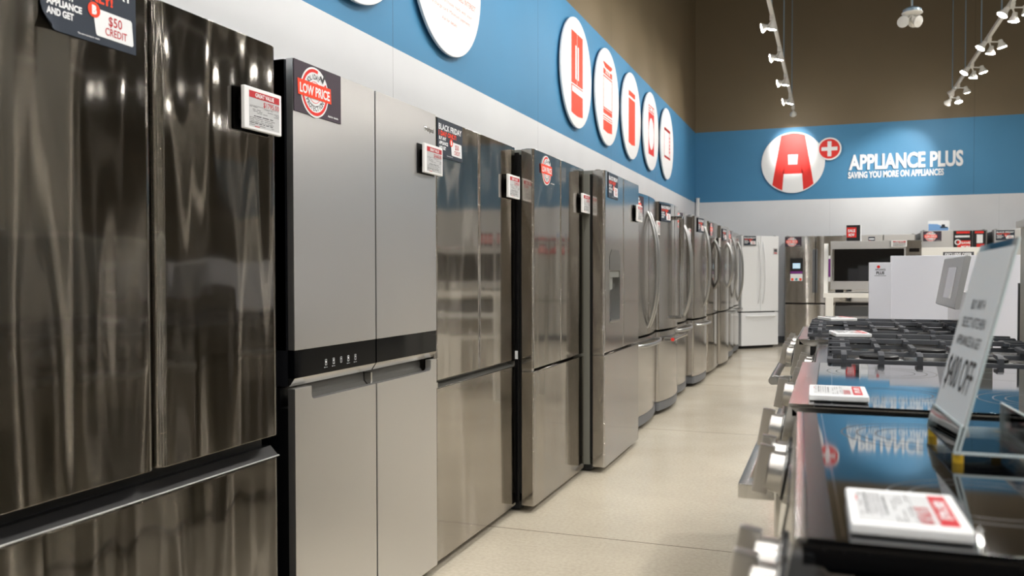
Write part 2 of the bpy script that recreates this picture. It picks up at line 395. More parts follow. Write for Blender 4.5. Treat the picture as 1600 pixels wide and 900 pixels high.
def make_bf(curl=False):
    """black friday poster .238 x .146, origin at its lower left corner, lies on y=0"""
    W, H = .238, .146
    t = thing('promo_poster', (0, 0, 0))
    b = MB()
    if curl:
        nx, nz = 16, 10; vs = []; idx = {}
        for side in (0, 1):
            for i in range(nx+1):
                for j in range(nz+1):
                    x, z = W*i/nx, H*j/nz; d = max(0, (.036-x*1.0-z*.8)); y = -.0012*side-14*d*d-.001
                    idx[side, i, j] = len(vs); vs.append((x+d*.25, y, z+d*.12))
        for side in (0, 1):
            for i in range(nx):
                for j in range(nz):
                    f = [idx[side, i, j], idx[side, i+1, j], idx[side, i+1, j+1], idx[side, i, j+1]]
                    b.faces([vs[q] for q in (f if side else f[::-1])], [(0, 1, 2, 3)], True)
    else: b.box(0, W, -.0022, 0, 0, H)
    b.build('poster_card', M_NAVY, t)
    y = -.0023
    b = MB(); b.text('BLACK FRIDAY', .010, .106, .022, y, width=.218, bold=.03); b.build('headline', M_PWHT, t)
    b = MB()
    for k, s in enumerate(('BUY ANY', 'APPLIANCE', 'AND GET')):
        b.text(s, .013, .067-.0185*k, .0125, y, width=(.066, .083, .063)[k], bold=.045)
    b.build('offer_lettering', M_PWHT, t)
    b = MB(); b.text('*See store associate for details.', .085, .0085, .0032, y, width=.055, bold=.02); b.build('footnote', M_PWHT, t)
    b = MB(); b.text('1 DAY ONLY!', .010, .084, .017, y, width=.165, bold=.045); b.build('red_lettering', M_ORG, t)
    b = MB(); b.plate([(.131, .020), (.1345, .0165), (.227, .0155), (.2305, .019), (.2265, .066), (.223, .0695), (.127, .071), (.1235, .0675)], y); b.build('voucher_patch', M_PWHT, t)
    b = MB(); b.text('$50', .181, .044, .019, y-.0005, width=.036, align='C', bold=.01); b.text('CREDIT', .183, .023, .0155, y-.0005, width=.058, align='C', bold=.01); b.build('voucher_lettering', M_DRED, t)
    logo_b(t, .126, .066, .0155, y-.0006)
    return t
def make_holiday(card=True):
    W, H = .246, .146
    t = thing('promo_poster', (0, 0, 0))
    if card:
        b = MB(); b.box(0, W, -.002, 0, 0, H); b.build('poster_card', M_PURP, t)
    else:
        b = MB(); b.disc(.103, .069, .0725, 0, .002); b.build('poster_card', M_PWHT, t)
    y = -.002; cx, cz = .103, .069
    b = MB(); b.disc(cx, cz, .0725, y); b.build('seal_disc', M_PWHT, t)
    b = MB()
    b.ring(cx, cz, .058, .067, y-.0005, R(75), R(168), 20); b.ring(cx, cz, .058, .067, y-.0005, R(14), R(30), 6)
    b.ring(cx, cz, .058, .067, y-.0005, R(192), R(348), 30)
    b.ring(cx, cz, .030, .0315, y-.0005, R(40), R(140), 16); b.ring(cx, cz, .030, .0315, y-.0005, R(215), R(325), 16); b.build('seal_rings', M_RED, t)
    b = MB(); b.arc_text('HOLIDAY', cx, cz, .038, .0145, y-.0005, R(104), R(82), bold=.02); b.arc_text('PROTECTION', cx, cz, .0535, .0145, y-.0005, R(270), R(112), True, bold=.02)
    b.plate([(.128, .119), (.134, .124), (.142, .113), (.156, .138), (.163, .134), (.144, .101)], y-.0012); b.build('seal_lettering', M_INK, t)
    b = MB(); b.plate([(.018, .050), (.190, .050), (.187, .095), (.015, .095)][::1], y-.001); b.build('seal_banner', M_ORG, t)
    b = MB(); b.text('LOW PRICE', cx, .0585, .026, y-.0016, align='C', width=.155, bold=.03)
    b.text('Ask for details.', .172, .010, .0055, y-.0003, width=.058, bold=.03); b.build('banner_lettering', M_PWHT, t)
    return t
POST = {}
def put_poster(kind, loc, rz, label, group='promotional posters'):
    mk = {'bf': make_bf, 'bfcurl': lambda: make_bf(True), 'hol': make_holiday, 'holdisc': lambda: make_holiday(False)}[kind]
    if kind not in POST: POST[kind] = mk(); o = POST[kind]
    else: o = copy_tree(POST[kind])
    o.location = loc; o.rotation_euler = (0, 0, rz); tag(o, label, 'poster', group); return o

# ------------------------------------------------------------------ refrigerators
def face(x, W, bulge):
    return -bulge*(1-(2*x/W)**2) if bulge else 0.
def door_profile(x0, x1, yb, rad, W, bulge, n=14, rl=None, rr=None):
    rl = rad if rl is None else rl; rr = rad if rr is None else rr
    P = [(x0, yb)]
    yl = face(x0+rl, W, bulge)
    for i in range(7):
        a = pi-i/6*pi/2; P.append((x0+rl+rl*cos(a), yl+rl-rl*sin(a)))
    for i in range(1, n):
        x = x0+rl+(x1-x0-rl-rr)*i/n; P.append((x, face(x, W, bulge)))
    yr = face(x1-rr, W, bulge)
    for i in range(7):
        a = pi/2-i/6*pi/2; P.append((x1-rr+rr*cos(a), yr+rr-rr*sin(a)))
    P.append((x1, yb)); return P
def door(par, name, x0, x1, z0, z1, yb, rad, W, bulge, mt, rl=None, rr=None, bev=.003):
    P = door_profile(x0, x1, yb, rad, W, bulge, rl=rl, rr=rr)
    b = MB()
    # inset the profile slightly at top and bottom for a softened rim
    def ins(p, k): return (p[0]+(k if p[0] < (x0+x1)/2 else -k)*min(1, abs(p[0]-(x0+x1)/2)/((x1-x0)/2)), p[1]+(k if p[1] < yb-1e-6 else 0))
    lv = [(z0, bev), (z0+bev*.35, bev*.3), (z0+bev, 0), (z1-bev, 0), (z1-bev*.35, bev*.3), (z1, bev)]
    n = len(P); vs = []
    for z, k in lv: vs += [(*ins(p, k), z) for p in P]
    fs = [(r*n+i, r*n+(i+1) % n, (r+1)*n+(i+1) % n, (r+1)*n+i) for r in range(len(lv)-1) for i in range(n)]
    b.faces(vs, fs, True); b.faces(vs[:n], [tuple(range(n))[::-1]]); b.faces(vs[-n:], [tuple(range(n))])
    bmesh.ops.remove_doubles(b.bm, verts=b.bm.verts[:], dist=1e-6); bmesh.ops.recalc_face_normals(b.bm, faces=b.bm.faces[:])
    return b.build(name, mt, par)
def cabinet(par, W, yb, depth, z1, mt, foot=True, gap=.014, gasket=True):
    b = MB(); b.box(-W/2+.004, W/2-.004, yb+gap, depth, .045, z1, .004); b.build('cabinet', mt, par)
    if gasket:
        g = MB(); g.box(-W/2+.014, W/2-.014, yb-.002, yb+gap, .09, z1-.012); g.build('door_gasket', M_GASK, par)
    f = MB(); f.box(-W/2+.03, W/2-.03, yb+.02, yb+.06, .008, .055); f.build('toe_grille', M_GROUND, par)
    for sx in (-1, 1):
        for yy in (yb+.08, depth-.08):
            q = MB(); q.cyl((sx*(W/2-.07), yy, 0), (sx*(W/2-.07), yy, .047), .022, n=14); q.build('foot', M_BPL, par)
def hinges(par, W, yb, z, mt=M_HINGE):
    for s in (-1, 1):
        b = MB(); b.box(s*(W/2-.045)-.038, s*(W/2-.045)+.038, yb-.035, yb+.11, z-.004, z+.020, .006)
        b.cyl((s*(W/2-.04), yb-.02, z+.004), (s*(W/2-.04), yb-.02, z+.026), .016, n=14); b.build('hinge_cover', mt, par)
def bow_handle(par, x, z0, z1, out, mt, y0=0, wd=.026, th=.011):
    b = MB(); n = 26; path = []
    for i in range(n+1):
        u = i/n; path.append((x, y0+.004-out*(1-(2*u-1)**4)**.8*(.55+.45*(1-(2*u-1)**2)), z0+(z1-z0)*u))
    sec = [(wd/2*cos(2*pi*i/14), th*sin(2*pi*i/14)) for i in range(14)]
    b.sweep(path, sec, (1, 0, 0)); b.build('door_handle', mt, par)
def bow_drawer(par, x0, x1, z, out, mt, W=1, bulge=0, wd=.03, th=.011):
    b = MB(); n = 26; path = []
    for i in range(n+1):
        u = i/n; x = x0+(x1-x0)*u; path.append((x, face(x, W, bulge)+.004-out*(1-(2*u-1)**6)**.8, z))
    sec = [(wd/2*cos(2*pi*i/14), th*sin(2*pi*i/14)) for i in range(14)]
    b.sweep(path, sec, (0, 0, 1)); b.build('drawer_handle', mt, par)
def bar_handle(par, x, z0, z1, mt, y0=0, out=.06, r=.014):
    h = MB(); h.cyl((x, y0-out, z0), (x, y0-out, z1), r, n=18)
    for z in (z0+.012, z1-.012): h.box(x-.016, x+.016, y0-out-.016, y0+.004, z-.013, z+.013, .004)
    h.build('door_handle', mt, par)
def bar_drawer(par, x0, x1, z, mt, y0=0, out=.06, r=.014, medal=False):
    h = MB(); h.cyl((x0, y0-out, z), (x1, y0-out, z), r, n=18)
    for x in (x0+.012, x1-.012): h.box(x-.013, x+.013, y0-out-.016, y0+.012, z-.016, z+.016, .004)
    o = h.build('drawer_handle', mt, par)
    if medal:
        for x, s in ((x0, -1), (x1, 1)):
            c = MB(); c.cyl((x, y0-out, z), (x+s*.006, y0-out, z), .0145, n=20); c.build('red_medallion', M_RED, o)

def basic_french(name, Y0, Y1, X, label, mt=M_SS2, cab=M_CABG, bulge=.045, ztop=1.755, zd=.70, zdr=.682, handles='bow', rz=LEFTROW, loc=None, depth=None, rad=.025, hmat=M_ALU, skirt=True, gap=None):
    W = Y1-Y0
    f = thing(name, loc or (X, (Y0+Y1)/2, 0), rz, label, 'refrigerator')
    yb = .075; D = depth or (X-WX-.03)
    cabinet(f, W, yb, D, ztop-.018, cab)
    hinges(f, W, yb, ztop-.014, M_HINGE if cab != M_CABD else M_GREY)
    door(f, 'door', -W/2, -.0025, zd, ztop, yb, rad, W, bulge, mt, rr=.010)
    door(f, 'door', .0025, W/2, zd, ztop, yb, rad, W, bulge, mt, rl=.010)
    door(f, 'freezer_drawer', -W/2, W/2, .11 if skirt else .05, zdr, yb, rad, W, bulge, mt)
    if skirt: door(f, 'base_grille', -W/2+.004, W/2-.004, .035, .105, yb+.005, rad, W, bulge*.9, M_GREY)
    yc = face(.05, W, bulge)
    if handles == 'bow':
        for s in (-1, 1): bow_handle(f, s*.045, zd+.05, ztop-.12, .075, hmat, yc)
        bow_drawer(f, -W/2+.06, W/2-.06, zdr-.05, .06, hmat, W, bulge)
    elif handles == 'oval':
        for s in (-1, 1): bow_handle(f, s*.05, zd+.28, ztop-.20, .07, hmat, yc, .03, .014)
    elif handles == 'bar':
        for s in (-1, 1): bar_handle(f, s*.05, zd+.07, ztop-.10, M_CHR, yc)
        bar_drawer(f, -W/2+.10, W/2-.10, zdr-.065, M_CHR, yc+.012, medal=True)
    elif handles == 'slim':
        for s in (-1, 1): bow_handle(f, s*.042, zd+.12, ztop-.09, .06, hmat, yc, .02, .01)
        bow_drawer(f, -W/2+.08, W/2-.08, zdr-.05, .05, hmat, W, bulge, .022)
    return f

# --- nearest: dark stainless with a recessed drawer lip
X1 = -1.405
def fridge_one():
    W = .912; yc = (1.065+1.977)/2; f = thing('french_door_refrigerator', (X1, yc, 0), LEFTROW, 'dark glossy stainless French door refrigerator nearest the viewer at the left edge', 'refrigerator')
    yb = .085
    cabinet(f, W, yb, .78, 1.74, M_CABD); hinges(f, W, yb, 1.75)
    door(f, 'door', -W/2, -.003, .722, 1.768, yb, .030, W, 0, M_BSS, rr=.026)
    door(f, 'door', .003, W/2, .722, 1.768, yb, .030, W, 0, M_BSS, rl=.026)
    door(f, 'freezer_drawer', -W/2, W/2, .055, .662, yb, .030, W, 0, M_BSS)
    b = MB(); b.prism([(.004, .664), (.030, .690), (yb, .690), (yb, .664)], -W/2+.006, W/2-.006, 'x', .002); b.build('drawer_lip', M_CABB, f)
    b = MB(); b.prism([(.0040, .6630), (.0038, .6648), (.0058, .6668), (.0070, .6660)], -W/2+.004, W/2-.004, 'x'); b.build('lip_edge', M_ALU, f)
    b = MB(); b.box(-W/2+.02, W/2-.02, .05, yb+.016, .688, .724); b.build('mullion', M_BPL, f)
fridge_one()

# --- four-door satin fridge with black glass band
def fridge_two():
    X = -1.4227; Y0, Y1 = 2.068, 3.000; W = Y1-Y0
    f = thing('four_door_refrigerator', (X, (Y0+Y1)/2, 0), LEFTROW, 'flat satin grey four door refrigerator with a black glass band across the middle', 'refrigerator')
    yb = .078; cabinet(f, W, yb, .77, 1.745, M_CABB); hinges(f, W, yb, 1.745, M_GREY)
    b = MB(); b.box(-W/2+.002, W/2-.002, .03, yb, .94, 1.764); 
    for s in (-1, 1):
        x0, x1 = (-W/2, -.004) if s < 0 else (.004, W/2)
        q = MB(); q.box(x0, x1, 0, .022, .941, 1.765, .0022); d = q.build('upper_door', M_SAT, f)
        q = MB(); q.box(x0+.002, x1-.002, .0223, yb, .838, 1.763); q.build('door_core', M_CABD, d)
        q = MB(); q.box(x0, x1, .001, .0225, .862, .9405); g = q.build('glass_band', M_BAND, d)
        q = MB(); q.prism([(.001, .8615), (.018, .838), (.0225, .838), (.0225, .8615)], x0, x1, 'x'); q.build('chrome_trim', M_SSP, d)
        if s < 0:
            q = MB()
            for k in range(5):
                x = -W/2+.162+k*.0425; z = .893
                for a, c in (((-.0045, .0045), (-.009, -.0078)), ((-.0045, .0045), (.0078, .009)), ((-.0045, -.0035), (-.009, .009)), ((.0035, .0045), (-.009, .009))):
                    q.rect(x+a[0], x+a[1], z+c[0], z+c[1], .001)
                q.rect(x-.002, x+.002, z-.002+(.002*k) % .005, z+.004, .001)
                if k != 2:
                    q.rect(x-.008, x+.008, z-.0155, z-.0148, .001); q.rect(x-.0085, x-.0065, z-.0165, z-.0140, .001)
            q.build('touch_icons', M_PWHT, g)
        else:
            q = MB(); q.text('Whirlpool', W/2-.105, 1.690, .018, .0, width=.083, bold=.015, t=.002); q.build('brand_badge', M_CHR, d)
    # lower doors with a pocket grip cut into the top edge
    for s in (-1, 1):
        if s < 0:
            x0, x1 = -W/2, -.004
            P = [(x0, .035), (x1, .035), (x1, .7925), (x0+.098, .7925)]
            P += [(x0+.098-.014*sin(a), .8065-.014*cos(a)) for a in (pi/6, pi/3, pi/2)]
            P += [(x0+.084, .832), (x0, .832)]
            lo, hi = x0+.08, x1
        else:
            x0, x1 = .004, W/2
            P = [(x0, .035), (x1, .035), (x1, .832), (x1-.050, .832)]
            P += [(x1-.064-.0+.014*sin(a), .8065-.014*cos(a)) for a in (pi/2, pi/3, pi/6)]
            P += [(x1-.066, .7925), (x0, .7925)]
            lo, hi = x0, x1-.048
        q = MB(); q.prism(P, 0, .024, 'y', .0022); d = q.build('lower_door', M_SAT, f)
        q = MB(); q.box(x0+.002, x1-.002, .052, yb, .037, .831); q.box(x0+.002, x1-.002, .0243, .052, .037, .775); q.build('door_core', M_CABB, d)
        q = MB(); q.prism([(.024, .776), (.0245, .7755), (.0515, .800), (.0515, .829), (.049, .829), (.047, .801)], lo, hi, 'x'); q.build('pocket_grip', M_PKT, d)
        if s > 0:
            q = MB(); q.box(.0, .010, .022, .05, .785, .829, .002); q.build('grip_divider', M_SSP, d)
    b.build('door_liner', M_CABB, f)
fridge_two()

# --- third: wavy stainless, flush pocket drawer
def fridge_three():
    X = -1.428; Y0, Y1 = 3.008, 3.900; W = Y1-Y0; c = 3.444-(Y0+Y1)/2
    f = thing('french_door_refrigerator', (X, (Y0+Y1)/2, 0), LEFTROW, 'glossy stainless French door refrigerator next after the one with the black glass band', 'refrigerator')
    yb = .072; cabinet(f, W, yb, .77, 1.735, M_CABB); hinges(f, W, yb, 1.742)
    door(f, 'door', -W/2, c-.003, .745, 1.762, yb, .014, W, 0, M_SS, rr=.014)
    door(f, 'door', c+.003, W/2, .745, 1.762, yb, .014, W, 0, M_SS, rl=.014)
    door(f, 'freezer_drawer', -W/2, W/2, .040, .714, yb, .010, W, 0, M_SS)
    b = MB(); b.prism([(.006, .7145), (.040, .728), (.040, .742), (yb, .742), (yb, .7145)], -W/2+.018, W/2-.014, 'x'); b.build('pocket_grip', M_PKT, f)
    for s in (-1, 1):
        b = MB(); b.box(s*W/2-.016 if s > 0 else -W/2, s*W/2 if s > 0 else -W/2+.016, .001, yb, .7145, .738, .002); b.build('drawer_end_cap', M_SSP, f)
fridge_three()

# --- fourth
def fridge_four():
    X = -1.340; Y0, Y1 = 3.912, 4.806; W = Y1-Y0; c = 4.350-(Y0+Y1)/2
    f = thing('french_door_refrigerator', (X, (Y0+Y1)/2, 0), LEFTROW, 'stainless French door refrigerator wearing the round low price sticker on its left door', 'refrigerator')
    yb = .062; cabinet(f, W, yb, .84, 1.742, M_CABB); hinges(f, W, yb, 1.735)
    door(f, 'door', -W/2, c-.003, .700, 1.756, yb, .012, W, 0, M_SS, rr=.010)
    door(f, 'door', c+.003, W/2, .700, 1.756, yb, .012, W, 0, M_SS, rl=.010)
    door(f, 'freezer_drawer', -W/2, W/2, .035, .684, yb, .008, W, 0, M_SS)
    b = MB(); b.box(-W/2+.004, -W/2+.035, .012, yb, .686, .699); b.build('hinge_block', M_SSP, f)
    b = MB(); b.rect(-.006, .006, -.02, .02, 0); o = b.build('serial_sticker', M_PWHT, f); o.location = (-W/2+.003, .095, .765); o.rotation_euler = (0, 0, R(-90))
    o.scale = (2.0, 1, 1)
fridge_four()

# --- fifth: water dispenser
def fridge_five():
    X = -1.226; Y0, Y1 = 4.842, 5.768; W = Y1-Y0; yc = (Y0+Y1)/2; c = 5.312-yc
    f = thing('french_door_refrigerator', (X, yc, 0), LEFTROW, 'stainless French door refrigerator with a water dispenser, standing proud of its row', 'refrigerator')
    yb = .072; cabinet(f, W, yb, .95, 1.735, M_CABG, gap=.02); hinges(f, W, yb, 1.735)
    # left door built in bands around the dispenser opening
    dx0, dx1, dz0, dz1 = 4.952-yc, 5.225-yc, .865, 1.175
    P = door_profile(-W/2, c-.003, yb, .016, W, 0, rr=.010)
    b = MB()
    for z0, z1 in ((.700, dz0), (dz1, 1.752)): b.prism(P, z0, z1, 'z')
    b.prism([p for p in P if p[0] < -W/2+.02]+[(dx0, 0), (dx0, yb)], dz0, dz1, 'z')
    b.prism([(dx1, yb), (dx1, 0)]+[p for p in P if p[0] > c-.018], dz0, dz1, 'z')
    b.box(dx0, dx1, .062, yb, dz0, dz1)
    for fc in b.bm.faces: fc.smooth = True
    d = b.build('door', M_SS2, f)
    b = MB(); b.box(dx0, dx1, .055, .0618, dz0, dz1); b.box(dx0, dx0+.003, 0.002, .055, dz0, dz1); b.box(dx1-.003, dx1, .002, .055, dz0, dz1); b.build('dispenser_recess', M_ALU, d)
    b = MB(); b.box(dx0+.003, dx1-.003, -.002, .055, dz0, dz0+.014, .003); b.build('drip_tray', M_SSP, d)
    b = MB(); b.box(dx0+.003, dx1-.003, .008, .055, dz1-.040, dz1-.001, .003); b.box(dx0+.025, dx0+.135, .015, .05, dz1-.115, dz1-.04, .006); b.build('dispenser_spout', M_HINGE, d)
    b = MB(); b.plate([(dx0, dz1+.004), (dx1, dz1+.004), (dx1, dz1+.085), (dx1-.05, dz1+.125), (dx0+.05, dz1+.125), (dx0, dz1+.085)], 0, .0012); b.build('dispenser_panel', M_BGL, d)
    door(f, 'door', c+.003, W/2, .700, 1.752, yb, .012, W, 0, M_SS2, rl=.010)
    door(f, 'freezer_drawer', -W/2, W/2, .035, .684, yb, .010, W, 0, M_SS2)
    b = MB(); b.box(-W/2+.004, -W/2+.035, .012, yb, .686, .699); b.build('hinge_block', M_SSP, f)
fridge_five()

# --- the rest of the row
row = [
 ('french_door_refrigerator', 6.035, 6.965, -1.345, 'bow', M_SS3, M_CABG, .04, 'curved stainless refrigerator with long bowed handles, just past the dispenser refrigerator'),
 ('french_door_refrigerator', 6.985, 7.885, -1.325, 'bar', M_SS3, M_CABD, .055, 'stainless refrigerator with straight bar handles and a red medallion on the drawer handle'),
 ('french_door_refrigerator', 7.905, 8.800, -1.385, 'bow', M_SS3, M_CABG, .05, 'bow fronted stainless refrigerator directly behind the one with the red medallion'),
 ('french_door_refrigerator', 8.855, 9.760, -1.316, 'slim', M_SS3, M_CABD, .045, 'ninth refrigerator along the left wall, dark sided with slim bowed handles'),
 ('french_door_refrigerator', 9.800, 10.700, -1.297, 'oval', M_SS, M_CABD, .012, 'stainless refrigerator whose paired dark curved handles form an oval'),
 ('french_door_refrigerator', 10.745, 11.650, -1.279, 'oval', M_SS3, M_CABG, .03, 'eleventh refrigerator along the left wall, just beyond the one with dark oval handles'),
 ('french_door_refrigerator', 11.690, 12.585, -1.318, 'slim', M_SS3, M_CABG, .035, 'twelfth refrigerator along the left wall, second from the white refrigerator in the corner'),
 ('french_door_refrigerator', 12.615, 13.480, -1.330, 'bow', M_SS3, M_CABG, .03, 'stainless refrigerator at the far end of the left row, touching the white refrigerator'),
]
M_DHAN = mat('dark_handle', (.22, .215, .21), .3, 1, lin=True)
for nm, a, b_, X, h, mt_, cb, bg, lab in row:
    basic_french(nm, a, b_, X, lab, mt_, cb, bg, handles=h, ztop=1.745, hmat=M_DHAN if (h == 'oval' and bg < .02) else M_ALU, skirt=h != 'oval')

# --- white one across the corner, and the row on the back wall
WANG = R(45.6)
basic_french('french_door_refrigerator', 0, .735, 0, 'white French door refrigerator set at an angle across the room corner', M_WHT, M_WHT, .006, 1.735, .575, .555, 'slim', WANG, (-1.035, 13.80, 0), .70, .02, M_WHT, False)
def back_fridge(x0, x1, y, label, **k):
    W = x1-x0
    return basic_french('french_door_refrigerator', 0, W, 0, label, loc=((x0+x1)/2, y, 0), rz=0, depth=YB-y-.03, **k)
ss = back_fridge(-.70, .215, 14.20, 'stainless refrigerator on the back wall with a lit dispenser and purple stickers', mt=M_SS2, cab=M_GREY, bulge=.03, ztop=1.735, zd=.70, zdr=.675, handles='none', skirt=False)
b = MB(); b.box(-.375, -.185, -.036, -.024, 1.035, 1.395, .004); dp = b.build('dispenser_panel', M_BPL, ss)
b = MB(); b.rect(-.335, -.225, 1.235, 1.315, -.036, .001); b.build('dispenser_light', M_SCREEN, dp)
b = MB(); b.rect(-.370, -.190, 1.155, 1.19, -.036, .001); b.build('purple_sticker', M_PURPLE, dp)
b = MB(); b.rect(-.370, -.190, 1.04, 1.15, -.036, .001); b.build('white_sticker', M_PWHT, dp)
b = MB(); b.disc(-.34, 1.065, .02, -.037); b.disc(-.22, 1.065, .02, -.037); b.build('red_dot', M_ORG, dp)
b = MB(); b.disc(-.28, 1.065, .02, -.037); b.build('teal_dot', M_TEAL, dp)
b = MB(); b.box(-.045, -.006, -.045, -.028, .86, 1.53, .004); b.box(.006, .03, -.045, -.028, .86, 1.53, .004); b.build('door_handle', M_GREY, ss)
b = MB(); b.rect(.13, .27, 1.10, 1.38, -.03, .002); b.build('purple_sticker', M_PURPLE, ss)
b = MB(); b.rect(.13, .27, 1.03, 1.10, -.03, .002); b.rect(.13, .27, 1.38, 1.43, -.03, .002); b.build('white_sticker', M_PWHT, ss)
back_fridge(.27, 1.175, 14.22, 'grey refrigerator on the back wall rising behind the countertop microwave', mt=M_SAT, bulge=.01, ztop=1.74, handles='slim')
BF3 = back_fridge(1.235, 2.115, 14.18, 'stainless refrigerator on the back wall covered with red and black posters', mt=M_SAT, cab=M_CABD, bulge=.05, ztop=1.785, handles='none')
back_fridge(2.19, 3.09, 14.18, 'stainless refrigerator at the right end of the back wall with a dark poster', mt=M_SAT, cab=M_CABD, bulge=.05, ztop=1.785, handles='bow')

# ------------------------------------------------------------------ posters and tags on the refrigerators
e = .0012
put_poster('bfcurl', (X1+e, 1.226, 1.626), LEFTROW, 'navy fifty dollar credit poster with a curled corner on the nearest dark refrigerator')
put_poster('hol', (-1.4227+e, 2.070, 1.618), LEFTROW, 'plum low price poster with round red seal on the satin four door refrigerator')
put_poster('bf', (-1.428+e, 3.020, 1.612), LEFTROW, 'navy sale poster on the refrigerator between the satin one and the round sticker one')
put_poster('holdisc', (-1.340+e, 3.998, 1.602), LEFTROW, 'round white low price sticker without a card on a stainless door')
put_poster('bf', (-1.226+e, 4.912, 1.602), LEFTROW, 'navy sale poster on the left door above the water dispenser')
def onfront(X, Y0, Y1, bulge, y):    # x of the bowed front at world y
    W = Y1-Y0; return X-face(y-(Y0+Y1)/2, W, bulge)
def bow_put(kind, i, dy, z, label, extra=.0):
    nm, a, b_, X, h, mt_, cb, bg, lab = row[i]; wd = .24
    xa, xb = onfront(X, a, b_, bg, a+dy), onfront(X, a, b_, bg, a+dy+wd)
    put_poster(kind, (xa+.008, a+dy, z), LEFTROW-math.atan2(xb-xa, wd), label)
bow_put('hol', 0, .02, 1.575, 'low price poster half hidden beside the tag of the dispenser refrigerator')
bow_put('bf', 1, .03, 1.585, 'navy sale poster on the refrigerator with the red medallion handle')
bow_put('hol', 2, .09, 1.585, 'low price poster on the bow fronted refrigerator behind the red medallion one')
bow_put('bf', 3, .10, 1.585, 'navy sale poster on the ninth refrigerator along the left wall')
bow_put('hol', 4, .03, 1.585, 'low price poster on the refrigerator with dark oval handles')
bow_put('bf', 5, .08, 1.565, 'navy sale poster on the eleventh refrigerator along the left wall')
bow_put('hol', 6, .05, 1.585, 'low price poster on the twelfth refrigerator along the left wall')
put_poster('bf', (-1.035-.34*cos(WANG)+.012*sin(WANG), 13.80-.34*sin(WANG)-.012*cos(WANG), 1.585), WANG, 'dark sale poster on the white refrigerator in the corner')
put_poster('hol', (-.695, 14.178, 1.58), R(-3), 'low price poster on the stainless refrigerator with the lit dispenser')
put_poster('hol', (1.262, 14.150, 1.63), R(-4), 'low price poster on the refrigerator covered with red and black posters')
put_poster('bf', (2.215, 14.143, 1.63), R(-4), 'navy sale poster on the refrigerator at the right end of the back wall')
def red_poster(x0, x1, z0, z1, y, kind, label):
    t = thing('promo_poster', (x0, y, z0), 0, label, 'poster', 'promotional posters'); W, H = x1-x0, z1-z0
    b = MB(); b.box(0, W, -.003, 0, 0, H); b.build('poster_card', M_BLK, t)
    b = MB(); b.rect(.03*W/.2, W-.03, H*.86, H*.97, -.003); b.rect(.05, W-.02, H*.05, H*(.5 if kind == 0 else .32), -.003); b.build('red_patch', M_RED, t)
    b = MB()
    if kind == 0:
        b.ring(.055, H*.42, .026, .042, -.0036, n=24)
        for k in range(2): b.text(('SAVE', 'MORE')[k], .10, H*(.33-.2*k), .03, -.0036, width=.12, bold=.04)
        b.rect(.02, W-.03, H*.66, H*.76, -.003)
    else:
        b.rect(.05, W-.04, H*.36, H*.80, -.003)
    b.build('white_patch', M_PWHT, t)
    return t
red_poster(1.665, 1.905, 1.49, 1.775, 14.112, 0, 'black and red poster with a white ring on the back wall refrigerator')
red_poster(1.915, 2.085, 1.49, 1.775, 14.112, 1, 'black and red poster with a white square on the back wall refrigerator')
put_tag('$1795.00', (X1, 1.876, 1.578), LEFTROW, 'white price tag reading 1795 dollars on the nearest dark refrigerator')
put_tag('$1665.00', (-1.4227, 2.930, 1.583), LEFTROW, 'white price tag below the brand badge of the satin four door refrigerator')
put_tag('$1695.00', (-1.428, 3.815, 1.566), LEFTROW, 'white price tag on the refrigerator between the satin one and the round sticker one')
put_tag('$1695.00', (-1.340, 4.765, 1.557), LEFTROW, 'white price tag at the right edge of the refrigerator with the round sticker')
put_tag('$1695.00', (-1.226, 5.685, 1.557), LEFTROW, 'white price tag on the right door of the refrigerator with the water dispenser')
for i, dy, z, lab in ((0, .80, 1.52, 'white price tag beside the bowed handle of the refrigerator past the dispenser one'),
                      (2, .74, 1.55, 'white price tag on the refrigerator behind the one with the red medallion'),
                      (4, .80, 1.53, 'white price tag on the refrigerator with dark oval handles'),
                      (5, .80, 1.55, 'white price tag on the eleventh refrigerator along the left wall')):
    nm, a, b_, X, h, mt_, cb, bg, _ = row[i]
    put_tag('$1695.00', (onfront(X, a, b_, bg, a+dy-.05)+.002, a+dy, z), LEFTROW+R(3), lab)
nW = Vector((sin(WANG), -cos(WANG), 0)); uW = Vector((cos(WANG), sin(WANG), 0))
pw = Vector((-1.035, 13.80, 1.50))+uW*.29+nW*.006
t = thing('energy_label', pw, WANG, 'small grey label below the badge of the white corner refrigerator', 'label')
b = MB(); b.box(-.045, .045, -.002, 0, -.05, .05); b.build('label_card', M_SCR, t)
b = MB(); b.rect(-.03, .03, -.01, .035, -.002); b.build('label_print', M_INK, t)
b = MB(); b.rect(-.03, .03, -.035, -.02, -.002); b.build('label_red_line', M_DRED, t)

